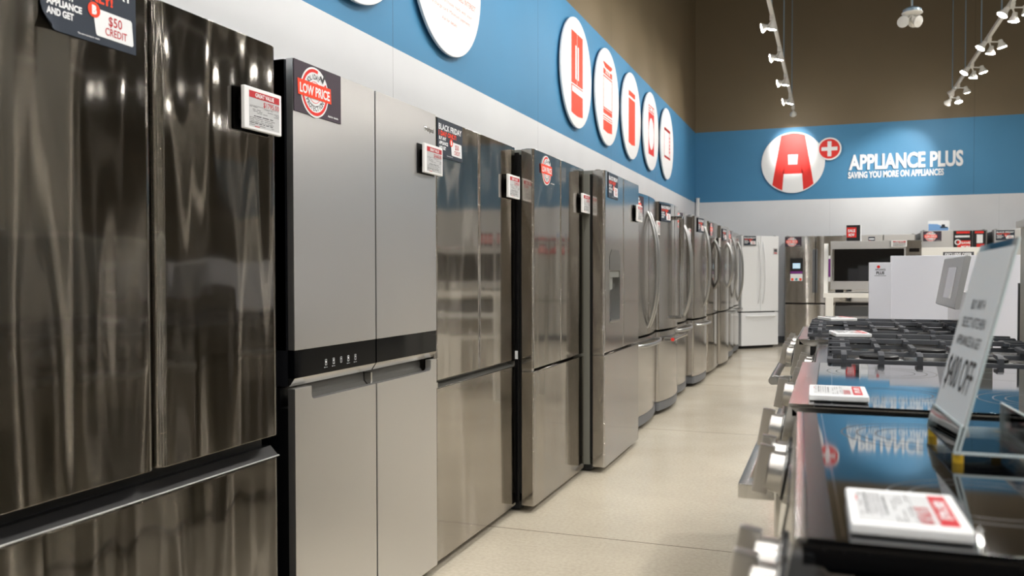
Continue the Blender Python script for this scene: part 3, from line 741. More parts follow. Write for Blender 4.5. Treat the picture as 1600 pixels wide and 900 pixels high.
# ------------------------------------------------------------------ wall signs
YC0, SP, ZC, DR = 7.5834, 1.1411, 2.9754, .4927
def wall_disc(y, label, art, zc=ZC):
    t = thing('wall_sign', (WX, y, zc), LEFTROW, label, 'sign', 'round category signs on the blue band')
    b = MB(); b.lathe([(DR-.09, .0), (DR-.09, .022)], (0, 0, 0), (0, -1, 0), 40); b.build('mounting_spacer', M_GREY, t)
    b = MB(); b.lathe([(DR-.002, .022), (DR, .024), (DR, .038), (DR-.002, .040)], (0, 0, 0), (0, -1, 0), 80); b.build('sign_disc', M_DISC, t)
    art(t)
    for ch in t.children:
        if ch.name.startswith('icon'): ch.scale = (1.12, 1, 1.12)
    return t
Y_ = -.0402
def art_fridge(t):
    b = MB(); w_ = .165
    for s in (-1, 1):
        x0, x1 = (-w_, -.004) if s < 0 else (.004, w_)
        h0, h1 = (-.052, -.016) if s < 0 else (.016, .052)
        b.rect(x0, x1, .215, .315, Y_); b.rect(x0, x1, -.10, -.055, Y_)
        b.rect(x0, h0, -.055, .215, Y_); b.rect(h1, x1, -.055, .215, Y_)
        b.rect(min(h0, h1) if s > 0 else h1, 0.004 if s > 0 else -.004, -.055, .215, Y_) if False else None
        b.rect((.004 if s > 0 else -.016), (.016 if s > 0 else -.004), -.055, .215, Y_)
    b.rect(-w_, w_, -.118, -.110, Y_); b.rect(-w_, -w_+.02, -.175, -.118, Y_)
    n = 14; b.plate([(-w_, -.335)]+[(-w_+2*w_*i/n, -.335-.012*sin(pi*i/n)) for i in range(1, n)]+[(w_, -.335), (w_, -.175), (-w_, -.165)], Y_)
    b.build('icon', M_ORG, t)
def frame_rect(b, x0, x1, z0, z1, w):
    b.rect(x0, x1, z0, z0+w, Y_); b.rect(x0, x1, z1-w, z1, Y_); b.rect(x0, x0+w, z0+w, z1-w, Y_); b.rect(x1-w, x1, z0+w, z1-w, Y_)
def art_range(t):
    b = MB(); w_ = .165
    b.plate([(-w_, .30), (w_, .30), (w_, .285), (.10, .255), (-.10, .255), (-w_, .285)], Y_)
    b.rect(-w_, -w_+.06, .205, .24, Y_); b.rect(w_-.06, w_, .205, .24, Y_); b.rect(-w_, w_, .19, .205, Y_)
    for x in (-.09, -.03, .03, .09): b.disc(x, .222, .016, Y_, n=16)
    frame_rect(b, -w_, w_, -.12, .178, .012); b.rect(-w_, w_, -.165, -.125, Y_)
    frame_rect(b, -w_, w_, -.215, -.185, .008); b.plate([(-w_, -.315), (0, -.328), (w_, -.315), (w_, -.225), (-w_, -.225)], Y_)
    b.build('icon', M_ORG, t)
def art_dish(t):
    b = MB(); w_ = .15; b.rect(-w_, w_, .195, .245, Y_); b.plate([(-w_, -.285), (0, -.298), (w_, -.285), (w_, .17), (-w_, .17)], Y_)
    b.build('icon', M_ORG, t)
def art_wash(t):
    b = MB(); w_ = .16
    frame_rect(b, -w_, w_, .215, .285, .014); b.disc(.07, .25, .02, Y_, n=18); b.rect(-.13, -.03, .243, .258, Y_)
    n = 40; cz = -.03; r = .15
    top, bot = .205, -.27
    for i in range(n):
        a, c = -w_+2*w_*i/n, -w_+2*w_*(i+1)/n
        def hh(x): return math.sqrt(max(0, r*r-x*x))*1.2
        b.plate([(a, cz+hh(a)), (c, cz+hh(c)), (c, top), (a, top)], Y_); b.plate([(a, bot), (c, bot), (c, cz-hh(c)), (a, cz-hh(a))], Y_)
    b.build('icon', M_RED, t)
def art_micro(t):
    b = MB(); w_ = .2
    frame_rect(b, -w_, w_, -.17, .17, .012); b.rect(-w_, w_, .15, .185, Y_); b.rect(-w_, w_, -.185, -.16, Y_); b.rect(.12, .135, -.16, .15, Y_)
    for k in range(5): b.rect(.145, .185, .08-.045*k, .105-.045*k, Y_)
    b.build('icon', M_RED, t)
def art_text(t):
    b = MB()
    b.text('NO INTEREST!', 0, -.03, .055, Y_, align='C', width=.62, bold=.03); b.text('FINANCING', 0, .10, .07, Y_, align='C', width=.66, bold=.03)
    b.build('headline', M_ORG, t)
    for tx, z, h, w_, bo in (('12 MONTHS WITH NO ACCRUED INTEREST', -.125, .034, .80, .01), ('*On qualified purchases made with your', -.19, .022, .68, 0),
                             ('store charge card. Minimum payments', -.24, .022, .62, 0), ('Ask for details.', -.30, .022, .22, 0)):
        b = MB(); b.text(tx, 0, z, h, Y_, align='C', width=w_, bold=bo); b.build('small_lettering', M_PALE, t)
arts = [(art_fridge, 'round white wall sign with a red refrigerator icon'), (art_range, 'round white wall sign with a red cooking range icon'),
        (art_dish, 'round white wall sign with a plain red dishwasher icon'), (art_wash, 'round white wall sign with a red front loading washer icon'),
        (art_micro, 'round white wall sign with a red outlined microwave icon, nearest the corner')]
for i, (a, lab) in enumerate(arts): wall_disc(YC0+i*SP, lab, a)
wall_disc(4.80, 'large round white wall sign with lines of pale red lettering', art_text)
wall_disc(3.69, 'round white wall sign whose lower edge only shows at the top of the photo', lambda t: None, ZC)

t = thing('logo_sign', (-.6199, YB, 2.9904), 0, 'round white sign with a big red letter A on the blue back wall', 'sign')
b = MB(); b.lathe([(.500, 0), (.5008, .003), (.5008, .037), (.498, .040)], (0, 0, 0), (0, -1, 0), 80); b.build('sign_disc', M_DISC, t)
b = MB(); r = .485
def clipc(pts): return pts
zt = .47
n = 10
P = [(-.19, .44)]+[(-.19+.38*i/n, math.sqrt(r*r-(-.19+.38*i/n)**2)) for i in range(n+1)]
L_ = [(-.325, -.36)]+[(x, -math.sqrt(r*r-x*x)) for x in [-.325+.16*i/6 for i in range(7)]]
b.plate([(-.19, .446), (-.095, .472), (-.07, -.03), (-.12, -.03), (-.145, -.185), (-.165, -.456), (-.245, -.419), (-.325, -.36)][::-1], -.0402)
b.plate([(.19, .446), (.325, -.36), (.245, -.419), (.165, -.456), (.145, -.185), (.12, -.03), (.07, -.03), (.095, .472)][::-1], -.0402)
b.plate([(-.095, .472), (0, .485), (.095, .472), (.078, .13), (-.078, .13)][::-1], -.0402)
b.plate([(-.165, -.185), (.165, -.185), (.12, -.03), (-.12, -.03)], -.0402)
b.build('letter', M_RED, t)
t = thing('plus_sign', (-.053, YB-.0405, 3.185), 0, 'small round red sign with a white plus beside the big letter A', 'sign')
b = MB(); b.lathe([(.184, 0), (.184, .010), (.182, .012)], (0, 0, 0), (0, -1, 0), 56); b.build('sign_rim', M_DISC, t)
b = MB(); b.disc(0, 0, .160, -.0122, .001); b.build('sign_disc', M_RED, t)
b = MB(); b.plate([(-.122, -.03), (-.03, -.03), (-.03, -.122), (.03, -.122), (.03, -.03), (.122, -.03), (.122, .03), (.03, .03), (.03, .122), (-.03, .122), (-.03, .03), (-.122, .03)], -.0133); b.build('plus', M_PWHT, t)
b = MB(); b.text('APPLIANCE PLUS', .245, 2.838, .228, YB-.0, t=.022, width=1.655, bold=.035)
o = b.build('wall_lettering', M_DISC); tag(o, 'large white letters APPLIANCE PLUS on the blue back wall', 'lettering')
sd = o.modifiers.new('depth', 'SOLIDIFY'); sd.thickness = .022; sd.offset = -1
b = MB(); b.text('SAVING YOU MORE ON APPLIANCES', .232, 2.698, .098, YB-.0, t=.012, width=1.40, bold=.035)
o = b.build('wall_lettering', M_DISC); tag(o, 'small white slogan letters below the large letters on the back wall', 'lettering')
sd = o.modifiers.new('depth', 'SOLIDIFY'); sd.thickness = .012; sd.offset = -1

# ------------------------------------------------------------------ track lighting
def spot(loc, target, watt, ang=62, col=SPOT_COL, blend=.7):
    l = bpy.data.lights.new('lamp_light', 'SPOT'); l.energy = watt; l.spot_size = R(ang); l.spot_blend = blend; l.shadow_soft_size = .035; l.color = col
    o = bpy.data.objects.new('lamp_light', l); COL.objects.link(o)
    d = (Vector(target)-Vector(loc)).normalized(); o.location = Vector(loc)+d*.012
    o.rotation_euler = d.to_track_quat('-Z', 'Y').to_euler(); return o
def lamp_head(par, base, pos, target, world, on=True, watt=None, ang=62):
    """a bell shaped reflector lamp; pos relative to the fixture, target in world coordinates"""
    pw_ = Vector(world)+Vector(pos); d = (Vector(target)-pw_).normalized(); p = Vector(pos)
    b = MB(); b.lathe([(.016, -.085), (.022, -.08), (.026, -.05), (.046, -.014), (.052, .0), (.048, .002)], p, d, 20); h = b.build('lamp_head', M_LAMPW, par)
    b = MB(); b.lathe([(.047, .0022), (.03, .008), (.001, .010)], p, d, 20); b.build('lamp_lens', M_LENS if on else M_LAMPW, h)
    b = MB(); b.cyl(base, p-d*.06, .008, n=8); b.build('lamp_arm', M_LAMPW, h)
    if on: spot(pw_+d*.012, target, watt or LAMP_W, ang)
RAILS = [(-.58, -5.6, 14.15, 'long white lighting track over the aisle, the left one of the two in view'),
         (1.60, -5.6, 14.10, 'long white lighting track over the ranges, the right one of the two in view'),
         (3.78, -5.6, 14.10, 'white lighting track right of the photo, seen only as reflections in refrigerator doors'),
         (5.96, -5.6, 14.10, 'outermost white lighting track right of the photo, seen only as reflections in doors')]
for x, y0, y1, lab in RAILS:
    t = thing('track_light_rail', (x, y0, TRACK_Z), 0, lab, 'track light', 'ceiling lighting tracks')
    b = MB(); b.box(-.018, .018, 0, y1-y0, -.004, .034, .003); b.box(-.007, .007, .02, y1-y0-.02, -.006, -.003); b.build('rail', M_LAMPW, t)
    yy = y1-(.55 if x < 0 else .25)-y0
    while yy > .3:
        b = MB(); b.cyl((0, yy, .034), (0, yy, CZ-TRACK_Z), .0075, n=10); b.build('suspension_rod', M_ROD, t); yy -= 2.3 if x < 0 else 1.28
labsL = ['spotlight cluster at the far end of the left track, above the letter A sign']
def cluster(x, y, specs, label):
    loc = (x, y, TRACK_Z-.006)
    t = thing('spotlight_cluster', loc, 0, label, 'spotlight', 'spotlights clipped to the tracks')
    b = MB(); b.box(-.02, .02, -.045, .045, -.024, .0, .004); b.box(-.022, .022, -.02, .02, -.05, -.02, .006); b.build('track_adapter', M_LAMPW, t)
    for pos, tgt, wt, an in specs: lamp_head(t, (0, 0, -.04), pos, tgt, loc, True, wt, an)
    return t
ordn = ['far end', 'second from the far end', 'third from the far end', 'fourth from the far end', 'fifth from the far end', 'sixth from the far end']
yl = [14.03, 13.05, 11.75, 10.35, 9.05]
y = 7.8
while y > -5.4: yl.append(y); y -= 1.25
for i, y in enumerate(yl):
    x = -.58
    if i == 0:
        sp_ = [((0, .02, -.12), (-.62, YB, 3.22), 170, 46)]
    else:
        yt = min(y+.25, 14.0)
        sp_ = [((-.10, .06, -.10), (WX, y-.1, 3.26), LAMP_W*1.08, 94), ((.0, -.06, -.15), (-1.2, y+.3, .9), LAMP_W*1.2, 70)]
    cluster(x, y, sp_, f'white spotlight cluster on the left track, {ordn[i] if i < 6 else "out of view overhead"}')
yr = [13.95, 13.25, 12.0, 10.75, 9.45]
y = 8.2
while y > -5.4: yr.append(y); y -= 1.25
for i, y in enumerate(yr):
    x = 1.60
    if i == 0: sp_ = [((-.05, .02, -.12), (.95, YB, 2.85), 120, 58), ((.09, -.05, -.12), (2.2, 13.0, 0), 60, 70)]
    elif i == 1: sp_ = [((-.09, .0, -.12), (.1, YB, 1.5), 170, 80), ((.11, .0, -.11), (2.5, 14.2, 1), 70, 70)]
    else: sp_ = [((-.09, -.03, -.11), (-.4, y-.5, .6), LAMP_W*1.3, 72), ((.02, .05, -.16), (1.2, y+.6, .3), LAMP_W, 70), ((.12, -.04, -.12), (2.6, y+.2, .5), LAMP_W, 70)]
    cluster(x, y, sp_, f'white spotlight cluster on the right track, {ordn[i] if i < 6 else "out of view overhead"}')
for x in (3.78, 5.96):
    y = 12.9
    while y > -5.4:
        cluster(x, y, [((-.10, -.03, -.11), (x-2.4, y-.6, .8), LAMP_W*1.2, 75), ((.06, .05, -.15), (x+.8, y+.5, .3), LAMP_W, 72)], f'white spotlight cluster on a track right of the photo, seen only in door reflections'); y -= 1.3
# unlit pendant cluster between the tracks
loc = (.655, 8.5, 3.46)
t = thing('pendant_spotlight', loc, 0, 'unlit cluster of three white lamps hanging on a thin rod between the two tracks', 'spotlight')
b = MB(); b.cyl((0, 0, .07), (0, 0, CZ-3.46), .006, n=10); b.build('suspension_rod', M_ROD, t)
b = MB(); b.cyl((-.006, 0, .05), (-.03, 0, .6), .0022, n=6); b.build('cord', M_LAMPW, t)
b = MB(); b.lathe([(.075, .02), (.078, .03), (.078, .045), (.05, .062), (.012, .075)], (0, 0, 0), (0, 0, 1), 28); b.build('canopy_cap', M_ROD, t)
b = MB(); b.lathe([(.03, -.005), (.07, .0), (.088, .012), (.088, .019)], (0, 0, 0), (0, 0, 1), 28); b.build('canopy', M_LAMPW, t)
for pos, tg in (((-.075, -.02, -.06), (-1.0, 4, 3.0)), ((.05, -.02, -.07), (2.2, 7, 2.6)), ((.02, .06, -.05), (.9, 12, 3.0))): lamp_head(t, (0, 0, 0), pos, tg, loc, False)
for x, y in FILL:  # unseen housings for the added overhead fill lights
    t = thing('fill_lamp', (x, y, CZ), 0, 'long white housing of an added, unseen overhead fill light', 'ceiling lamp', 'added overhead fill lights')
    b = MB(); b.box(-.16, .16, -1.2, 1.2, -.15, 0, .01); b.build('fill_housing', M_LAMPW, t)

# ------------------------------------------------------------------ ranges
def knob(par, x, y, z, ax, r=.031, grip=.036):
    ax = Vector(ax).normalized(); p = Vector((x, y, z))
    b = MB(); b.lathe([(r+.004, 0), (r+.004, .004), (r, .006), (r-.002, .026), (r-.005, .028)], p, ax, 26); k = b.build('knob', M_KNOB, par)
    upv = Vector((1, 0, 0)).cross(ax); upv = upv if upv.z > 0 else -upv
    m_ = Matrix((( 1, ax.x, upv.x, p.x), (0, ax.y, upv.y, p.y), (0, ax.z, upv.z, p.z), (0, 0, 0, 1)))
    b = MB(); b.T = m_; b.box(-.0085, .0085, .022, .044, -grip, grip, .0025); b.build('knob_grip', M_KNOB, k)
    b = MB(); b.lathe([(r+.009, -.001), (r+.009, .003)], p, ax, 26); b.build('knob_ring', M_BPL, k)
def make_range(label, loc, rz, kind='electric', knobs=(.3, .2, -.2, -.3), W=.757, top=.928, side=M_CABB, handle='flat', backguard=False, trim=.042, tilt=0, hx=1, hz=.160, bezel=0):
    t = thing('cooking_range', loc, rz, label, 'range'); h = W/2
    if tilt:      # a range not quite level on its feet
        t.matrix_world = Matrix.Translation(loc) @ Matrix.Rotation(tilt, 4, 'X') @ Matrix.Rotation(rz, 4, 'Z')
    b = MB(); b.box(-h+.004, h-.004, .035, .63, .09, top-.03); b.build('range_body', side, t)
    b = MB(); b.box(-h+.02, h-.02, .06, .6, .0, .09); b.build('plinth', M_BPL, t)
    # sloped control panel
    b = MB(); b.prism([(.022, top-.006), (.026, top-.001), (.05, top-.025), (.07, top-.025), (.07, top-.135), (.004, top-.135), (.001, top-.128)], -h, h, 'x', .0015); b.build('control_panel', M_SSP, t)
    ax = Vector((0, -.122, .021)).normalized(); ym, zm = .012, top-.070
    for x in knobs: knob(t, x, ym-.002, zm, ax)
    b = MB(); b.T = Matrix.Translation((0, ym, zm)) @ Matrix.Rotation(-math.atan2(.021, .122), 4, 'X')
    b.box(-.11, .11, -.0030, .002, -.035, .035); dsp = b.build('display', M_BGL, t)
    if kind == 'electric':
        b = MB(); b.box(-h, h, .026, .64, top-.024, top-.002, .004); b.build('cooktop_frame', M_SSP if side != M_CABB else M_BGL, t)
        b = MB(); b.box(-h, h, .024, .024+trim, top-.0019, top+.0018, .001)
        b.build('front_trim', M_SSP, t)
        b = MB(); b.box(-h+.002, h-.002, .0245+trim, .635, top-.0018, top+.0012, .0008); g = b.build('glass_top', M_BGL, t)
        if bezel:
            b = MB(); b.box(-h+.003, h-.003, .0248+trim, .0248+trim+bezel, top, top+.0017, .0006); b.build('front_bezel', mat('bezel', (40, 39, 38), .26, .5), g)
        b = MB(); b.box(-h+.012, h-.012, .052+trim, .0535+trim, top+.0010, top+.0018); b.build('glass_edge_line', M_CHR, g)
        for cx, cy, rr in ((-.19, .20, (.115, .095, .07)), (.19, .20, (.09, .07)), (-.19, .46, (.08,)), (.19, .46, (.115, .09, .07))):
            b = MB()
            for r_ in rr:
                N_ = 48; z = top+.0013
                vs = [(cx+(r_+(.0018 if k else 0))*cos(2*pi*i/N_), cy+(r_+(.0018 if k else 0))*sin(2*pi*i/N_), z) for k in (0, 1) for i in range(N_)]
                b.faces(vs, [(i, N_+i, N_+(i+1) % N_, (i+1) % N_) for i in range(N_)])
            b.build('burner_ring', M_RING, g)
    else:
        b = MB(); b.box(-h, h, .026, .64, top-.03, top-.004, .006); b.build('cooktop_tray', M_SSP, t)
        for cx, cy, r_ in ((-.25, .19, .045), (-.25, .46, .038), (0, .33, .05), (.25, .19, .05), (.25, .46, .038)):
            b = MB(); b.lathe([(r_+.012, 0), (r_+.01, .010), (r_, .012)], (cx, cy, top-.004), (0, 0, 1), 24); q = b.build('burner_base', M_ALU, t)
            b = MB(); b.lathe([(r_, .012), (r_, .02), (r_-.006, .023)], (cx, cy, top-.004), (0, 0, 1), 24); b.build('burner_cap', M_BPL, q)
        zt = top+.034
        for k, cx in enumerate((-.25, 0, .25)):
            b = MB(); a = .122
            for s in (-1, 1):
                b.box(cx+s*a-.007, cx+s*a+.007, .06, .61, top+.004, top+.016, .003)
                for yy in (.10, .19, .28, .38, .46, .55):
                    b.prism([(cx+s*a+.007*s, top+.010), (cx+s*a+.007*s, zt-.006), (cx+s*(a-.004), zt), (cx+s*(a-.062), zt), (cx+s*(a-.062), zt-.009), (cx+s*(a-.014), zt-.011), (cx+s*(a-.008), top+.012)], yy-.007, yy+.007, 'y', .002)
            for yy in (.066, .604):
                b.box(cx-a, cx+a, yy-.007, yy+.007, top+.004, top+.016, .003)
                q = .05 if yy < .3 else -.05
                for xx in (-.05, .05): b.box(cx+xx-.006, cx+xx+.006, min(yy, yy+q)-.004, max(yy, yy+q)+.004, zt-.011, zt, .002); b.box(cx+xx-.006, cx+xx+.006, yy-.006, yy+.006, top+.012, zt-.002, .002)
            if cx < 0.01: b.box(cx-a-.004, cx-a+.016, .07, .605, zt-.012, zt+.002, .003)
            for sx in (-1, 1):
                for yy in (.075, .595): b.box(cx+sx*(a-.008)-.008, cx+sx*(a-.008)+.008, yy-.009, yy+.009, top-.004, top+.006, .002)
            b.build('grate', M_IRON, t)
    b = MB(); b.box(-h+.003, h-.003, 0, .035, .20, top-.142, .004); d = b.build('oven_door', M_SSP, t)
    b = MB(); b.rect(-.26, .26, .30, .62, 0, .001); b.build('oven_window', M_BGL, d)
    zh = top-hz; hh_ = h*hx
    b = MB()
    if handle == 'flat':
        b.box(-hh_+.004, hh_-.004, -.062, -.045, zh-.013, zh+.013, .002)
        for s in (-1, 1): b.box(s*(hh_-.03)-.026, s*(hh_-.03)+.026, -.048, .004, zh-.013, zh+.013, .002)
    else:
        b.cyl((-h+.03, -.06, zh), (h-.03, -.06, zh), .015, n=18)
        for s in (-1, 1): b.box(s*(h-.06)-.014, s*(h-.06)+.014, -.065, .004, zh-.016, zh+.016, .004)
    b.build('oven_handle', M_ALU if handle != 'flat' else M_SSP, d)
    b = MB(); b.box(-h+.003, h-.003, 0, .035, .06, .19, .004); b.build('warming_drawer', M_SSP, t)
    if backguard:
        b = MB(); b.box(-h, h, .590, .640, top-.03, top+.16, .003); g = b.build('backguard', M_SSP, t)
        b = MB(); b.prism([(.523, top+.112), (.527, top+.107), (.541, top+.107), (.574, top+.282), (.570, top+.287), (.560, top+.288), (.553, top+.283)], -h*.45, h, 'x', .003); c_ = b.build('control_console', mat('silver_console', (190, 190, 190), .32, .35), g)
        b = MB(); b.prism([(.5305, top+.140), (.5495, top+.250), (.5465, top+.250), (.5275, top+.140)], .03, .25, 'x'); b.build('display', M_BGL, c_)
    return t
rA = R(-90)+R(1.95)
ra = make_range('nearest black glass electric range holding the acrylic sign and a large price tag', (-.064, 1.090, .007), rA, knobs=(.325, .245, -.225, -.315), trim=.009, tilt=R(-1.04), hx=.5, hz=.26, bezel=.021)
rb = make_range('second glass topped range with a stainless front corner and bulky knobs', (-.094, 1.955, 0), RANGEROW, knobs=(.25, -.255), side=M_SSP)
make_range('gas range with grey grates right behind the second glass topped range', (-.070, 2.775, 0), RANGEROW, 'gas', knobs=(.30, .20, 0, -.2, -.3), side=M_SSP, handle='round', top=.918)
make_range('dark gas range with a raised backguard display in front of the white partition', (-.140, 3.60, 0), RANGEROW, 'gas', knobs=(.30, .20, 0, -.2, -.3), side=M_CABB, handle='round', top=.928, backguard=True)
rz_ = make_range('range at the bottom edge with only its grey end cap and black glass in view', (-.075, .295, 0), RANGEROW, knobs=(.2, -.2), top=.885)
b = MB(); b.box(-.385, -.372, .018, .066, .76, .918, .006); b.build('end_cap', M_GREY, rz_)

# tags lying on the cooktops
def flat_tag(price, xc, yc, z, label, tilt=0, rot=0):
    o = put_tag(price, (xc, yc, z), R(-90)+rot, label, R(-90)+tilt); return o
# local -y -> up, local z -> +X, local x -> -Y
def lie(o, loc, rot=0, roll=0):
    e1 = Vector((sin(rot), -cos(rot), 0)); e3 = Vector((cos(rot), sin(rot), 0))
    if roll: e3 = (e3*cos(roll)+Vector((0, 0, sin(roll)))).normalized()
    n_ = e1.cross(e3).normalized()      # x cross z = -y  -> up
    mm = Matrix(((e1.x, -n_.x, e3.x, loc[0]), (e1.y, -n_.y, e3.y, loc[1]), (e1.z, -n_.z, e3.z, loc[2]), (0, 0, 0, 1)))
    o.matrix_world = mm; return o
TT = .929
def no_holder(o):
    for ch in list(o.children):
        if ch.name.startswith('tag_holder'): bpy.data.objects.remove(ch)
def on_range(o, r_, x, y, rot=0, rx=R(-90), hold=True):
    if not hold: no_holder(o)
    o.matrix_world = r_.matrix_world @ Matrix.Translation((x, y, TT+(.0005 if hold else -.0105))) @ Matrix.Rotation(rot, 4, 'Z') @ Matrix.Rotation(rx, 4, 'X'); return o
bpy.context.view_layer.update()
on_range(put_tag('$1795.00', (0, 0, 0), 0, 'large white price tag lying on the nearest black glass range'), ra, .292, .114, R(-1), hold=False).scale = (.85, .85, .85)
on_range(put_tag('$1695.00', (0, 0, 0), 0, 'white price tag lying on the second glass topped range'), rb, .268, .105, R(1), hold=False).scale = (.92, .92, .92)
for o_, p_, a_ in ((put_tag('$1695.00', (0, 0, 0), 0, 'white price tag resting on the grates right behind the second glass range'), (.055, 3.02, .9395), R(8)),
                   (put_tag('$1695.00', (0, 0, 0), 0, 'white price tag resting on the grates of the farther dark gas range'), (.02, 3.82, .9495), R(20))):
    no_holder(o_); lie(o_, p_, a_)
# acrylic sign holder on the nearest range
t = thing('sign_holder', (0, 0, 0), 0, 'slanted clear acrylic sign holder reading 400 OFF on the nearest range', 'sign')
# local: x -> -Y, -y -> -X (front), z up
on_range(t, ra, -.099, .196, R(.4), 0)
lean = math.atan2(.060, .245); Ls = .250
Tm = Matrix.Translation((0, 0, .014)) @ Matrix.Rotation(-lean, 4, 'X')
b = MB(); b.T = Tm; b.box(-.104, .104, 0, .0025, 0, .030, .0008); b.box(-.104, .104, .0045, .007, 0, Ls+.006, .0008); b.T = Matrix.Identity(4)
b.box(-.104, .104, .0, .092, .011, .014, .0008); b.box(-.104, .104, .090, .0925, .014, .048, .0008); b.build('acrylic_stand', M_ACR, t)
M_EDGE = mat('acrylic_highlight', (205, 218, 220), .25)  # pale opaque strips stand in for bright highlights along the acrylic edges
b = MB(); b.T = Tm
for x in (-.1045, .1033): b.box(x, x+.0012, .0045, .007, 0, Ls+.006); b.box(x, x+.0012, 0, .0025, 0, .030)
b.box(-.104, .104, -.0002, .0027, .030, .0312); b.T = Matrix.Identity(4)
for x in (-.1045, .1033): b.box(x, x+.0012, 0, .092, .0108, .0142); b.box(x, x+.0012, .090, .0925, .014, .048)
b.box(-.104, .104, .0898, .0927, .048, .0492); b.box(-.104, .104, .0918, .0931, .0108, .0142); b.build('edge_highlight', M_EDGE, t)
b = MB(); b.T = Tm; b.box(-.102, .102, .0027, .0042, .03, Ls-.004); s_ = b.build('paper_insert', mat('sign_paper', (226, 228, 230), .7, spec=.08), t)
b = MB(); b.T = Tm
b.text('$400 OFF', 0, .064, .042, .0026, align='C', width=.168, bold=.0)
for k, (tx, ww) in enumerate((('BUY ANY 4', .08), ('SELECT KITCHEN', .14), ('APPLIANCES & GET', .15))): b.text(tx, 0, .168-.024*k, .013, .0026, align='C', width=ww, bold=.0)
b.build('sign_lettering', M_BLK, s_)
for x in (-.096, .096):
    for yy in (.006, .084):
        b = MB(); b.cyl((x, yy, 0), (x, yy, .011), .006, n=14); b.build('rubber_foot', M_YEL, t)

# ------------------------------------------------------------------ behind the ranges
t = thing('display_divider', (.64, 1.6, 0), 0, 'low beige divider panel standing behind the row of ranges', 'divider')
b = MB(); b.box(0, .05, -2.2, 1.98, 0, 1.32, .004); b.build('divider_panel', M_GPAN, t)
b = MB(); b.box(-.012, .062, -2.2, 2.0, 1.32, 1.345, .003); b.build('divider_cap', M_LAMPW, t)
b = MB(); b.box(-.004, .054, 1.985, 2.0, 0, 1.12, .003); b.build('divider_end', M_GREY, t)
b = MB(); b.box(.262, 1.30, 4.50, 4.525, 0, 1.24, .004); tag(b.build('white_partition', M_WPN), 'broad plain white partition panel behind the backguard of the far gas range', 'panel')
t = thing('info_panel', (.213, 4.42, 0), 0, 'narrow white panel with a small red logo and grey lettering in front of the microwave', 'panel')
b = MB(); b.box(-.050, .050, 0, .02, 0, 1.208, .003); b.build('panel_board', M_WPN, t)
b = MB(); b.disc(-.008, 1.187, .007, 0); b.build('panel_logo', M_RED, t)
b = MB(); b.text('APPLIANCE', 0, 1.170, .008, 0, align='C', width=.045, bold=.02); b.text('PLUS', 0, 1.152, .013, 0, align='C', width=.035, bold=.04); b.rect(-.025, .025, 1.144, 1.146, 0); b.build('panel_lettering', M_INK, t)

# microwave on the white display table
t = thing('display_table', (.30, 7.52, 0), 0, 'white laminate display table with square legs under the microwave', 'table')
b = MB(); b.box(-.365, .50, -.26, .30, .965, 1.002, .004); b.build('tabletop', M_LAM, t)
for sx in (-.34, .46):
    for yy in (-.24, .27):
        b = MB(); b.box(sx-.005 if sx > 0 else sx-.008, sx+.034 if sx > 0 else sx+.05, yy-.03, yy+.02, 0, .966, .003); b.build('table_leg', M_LAM, t)
b = MB(); b.prism([(-.25, 1.003), (.29, 1.003), (.29, 1.40), (-.02, 1.40)], -.363, -.33, 'x', .003); b.build('side_panel', M_LAM, t)
b = MB(); b.box(-.29, .45, -.10, .28, .55, .58); b.build('lower_shelf', M_LAM, t)
t = thing('microwave', (.315, 7.30, 1.003), 0, 'stainless countertop microwave with a wide black glass door on the white table', 'microwave')
W = .328
b = MB(); b.box(-W, W, .02, .42, .025, .408, .004); b.build('microwave_body', M_SAT, t)
b = MB(); b.box(-W, .215, 0, .022, .027, .408, .004); d = b.build('microwave_door', M_SAT, t)
b = MB(); b.rect(-.305, .205, .092, .345, 0, .002); b.build('door_window', M_BGL, d)
b = MB(); b.cyl((-.306, -.028, .10), (-.306, -.028, .345), .008, n=14)
for z in (.115, .33): b.box(-.314, -.298, -.03, .002, z-.009, z+.009, .002)
b.build('door_handle', M_CHR, d)
b = MB(); b.box(.218, W, 0, .022, .027, .408, .004); c_ = b.build('control_panel', M_SS2, t)
b = MB(); b.rect(.240, .312, .318, .345, 0, .002); b.build('display', M_BGL, c_)
b = MB()
for r_ in range(5):
    for k in range(3): b.rect(.242+.025*k, .26+.025*k, .27-.04*r_, .293-.04*r_, 0, .002)
b.build('keypad', M_GREY, c_)
for sx in (-.26, .26):
    for yy in (.06, .36):
        b = MB(); b.box(sx-.03, sx+.03, yy-.03, yy+.03, 0, .027, .003); b.build('foot', M_BPL, t)
o = put_tag('$1695.00', (.482, 7.297, 1.385), 0, 'white price tag on the upper edge of the microwave')
o.scale = (.72, .72, .45)
# appliance under the table
t = thing('drawer_appliance', (.30, 7.46, .581), 0, 'grey built-in drawer appliance on the shelf under the white table', 'appliance')
b = MB(); b.box(-.28, .40, .0, .30, .0, .345, .004); b.build('appliance_body', M_SS2, t)
b = MB(); b.box(-.275, .395, -.004, .004, .318, .340); b.build('vent_slot', M_BPL, t)
b = MB(); b.box(-.278, .398, -.012, .004, .232, .314, .003); b.build('front_panel', M_GREY, t)
b = MB(); b.box(-.278, .398, -.07, .0, .165, .215, .006); b.build('drawer_front', M_WHT, t)
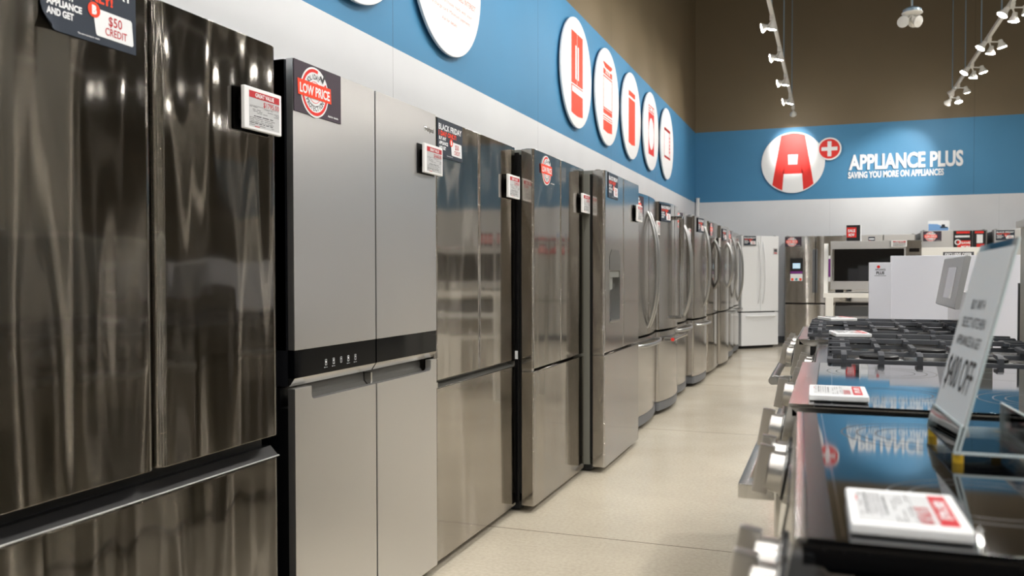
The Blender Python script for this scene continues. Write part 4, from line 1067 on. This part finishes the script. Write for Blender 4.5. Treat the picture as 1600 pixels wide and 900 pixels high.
# small box sign on the microwave
t = thing('box_sign', (.158, 7.42, 1.4115), R(-6), 'small black and red standing box sign on top of the microwave', 'sign')
b = MB(); b.box(-.055, .055, 0, .05, 0, .132, .001); b.build('sign_box', M_PWHT, t)
b = MB(); b.rect(-.053, .050, .002, .130, 0, .001); f_ = b.build('sign_face', M_BLK, t)
b = MB(); b.rect(-.05, .022, .032, .112, -.001); b.build('red_patch', M_RED, f_)
b = MB(); b.text('SALE', -.014, .075, .022, -.0016, align='C', width=.055, bold=.04); b.text('NOW', -.014, .042, .022, -.0016, align='C', width=.045, bold=.04); b.build('sign_lettering', M_PWHT, f_)
t = thing('shelf_sign', (.30, 7.62, 1.4115), 0, 'tiny dark card standing on the microwave beside the box sign', 'sign')
b = MB(); b.box(-.025, .025, 0, .02, 0, .042); b.build('sign_card', M_NAVY, t)
b = MB(); b.rect(-.02, .02, .02, .03, 0); b.build('card_print', M_PWHT, t)
b = MB(); b.rect(-.02, -.004, .006, .012, 0); b.build('card_red_print', M_RED, t)
# white header gondola
t = thing('display_counter', (.99, 8.02, 0), 0, 'white display counter with a dark lettering strip behind the white partition', 'counter')
b = MB(); b.box(-.33, .33, 0, .6, 0, 1.372, .004); b.build('counter_body', M_LAM, t)
b = MB(); b.rect(-.122, .108, 1.296, 1.333, 0, .002); s_ = b.build('lettering_strip', M_INK, t)
b = MB(); b.text('EXCLUSIVE OFFER', -.007, 1.302, .022, -.002, align='C', width=.20, bold=.04); b.build('strip_lettering', M_PWHT, s_)
# framed picture card on top of a back wall refrigerator
t = thing('picture_card', (1.50, 14.42, 1.79), 0, 'blue and white picture card standing on top of a back wall refrigerator', 'sign')
b = MB(); b.box(-.145, .145, 0, .012, 0, .155, .002); b.build('card_board', M_PWHT, t)
b = MB(); b.plate([(-.14, .004), (.13, .004), (.13, .05), (.05, .07), (-.02, .105), (-.14, .11)], 0, .001); b.build('card_picture', M_SIGNB, t)
b = MB(); b.plate([(.02, .045), (.12, .045), (.12, .06), (.085, .065), (.08, .10), (.04, .10), (.035, .065), (.02, .06)], -.001, .001); b.build('card_silhouette', M_NAVY, t)
# white objects on the far right of the ranges' back: curled acrylic topper not needed
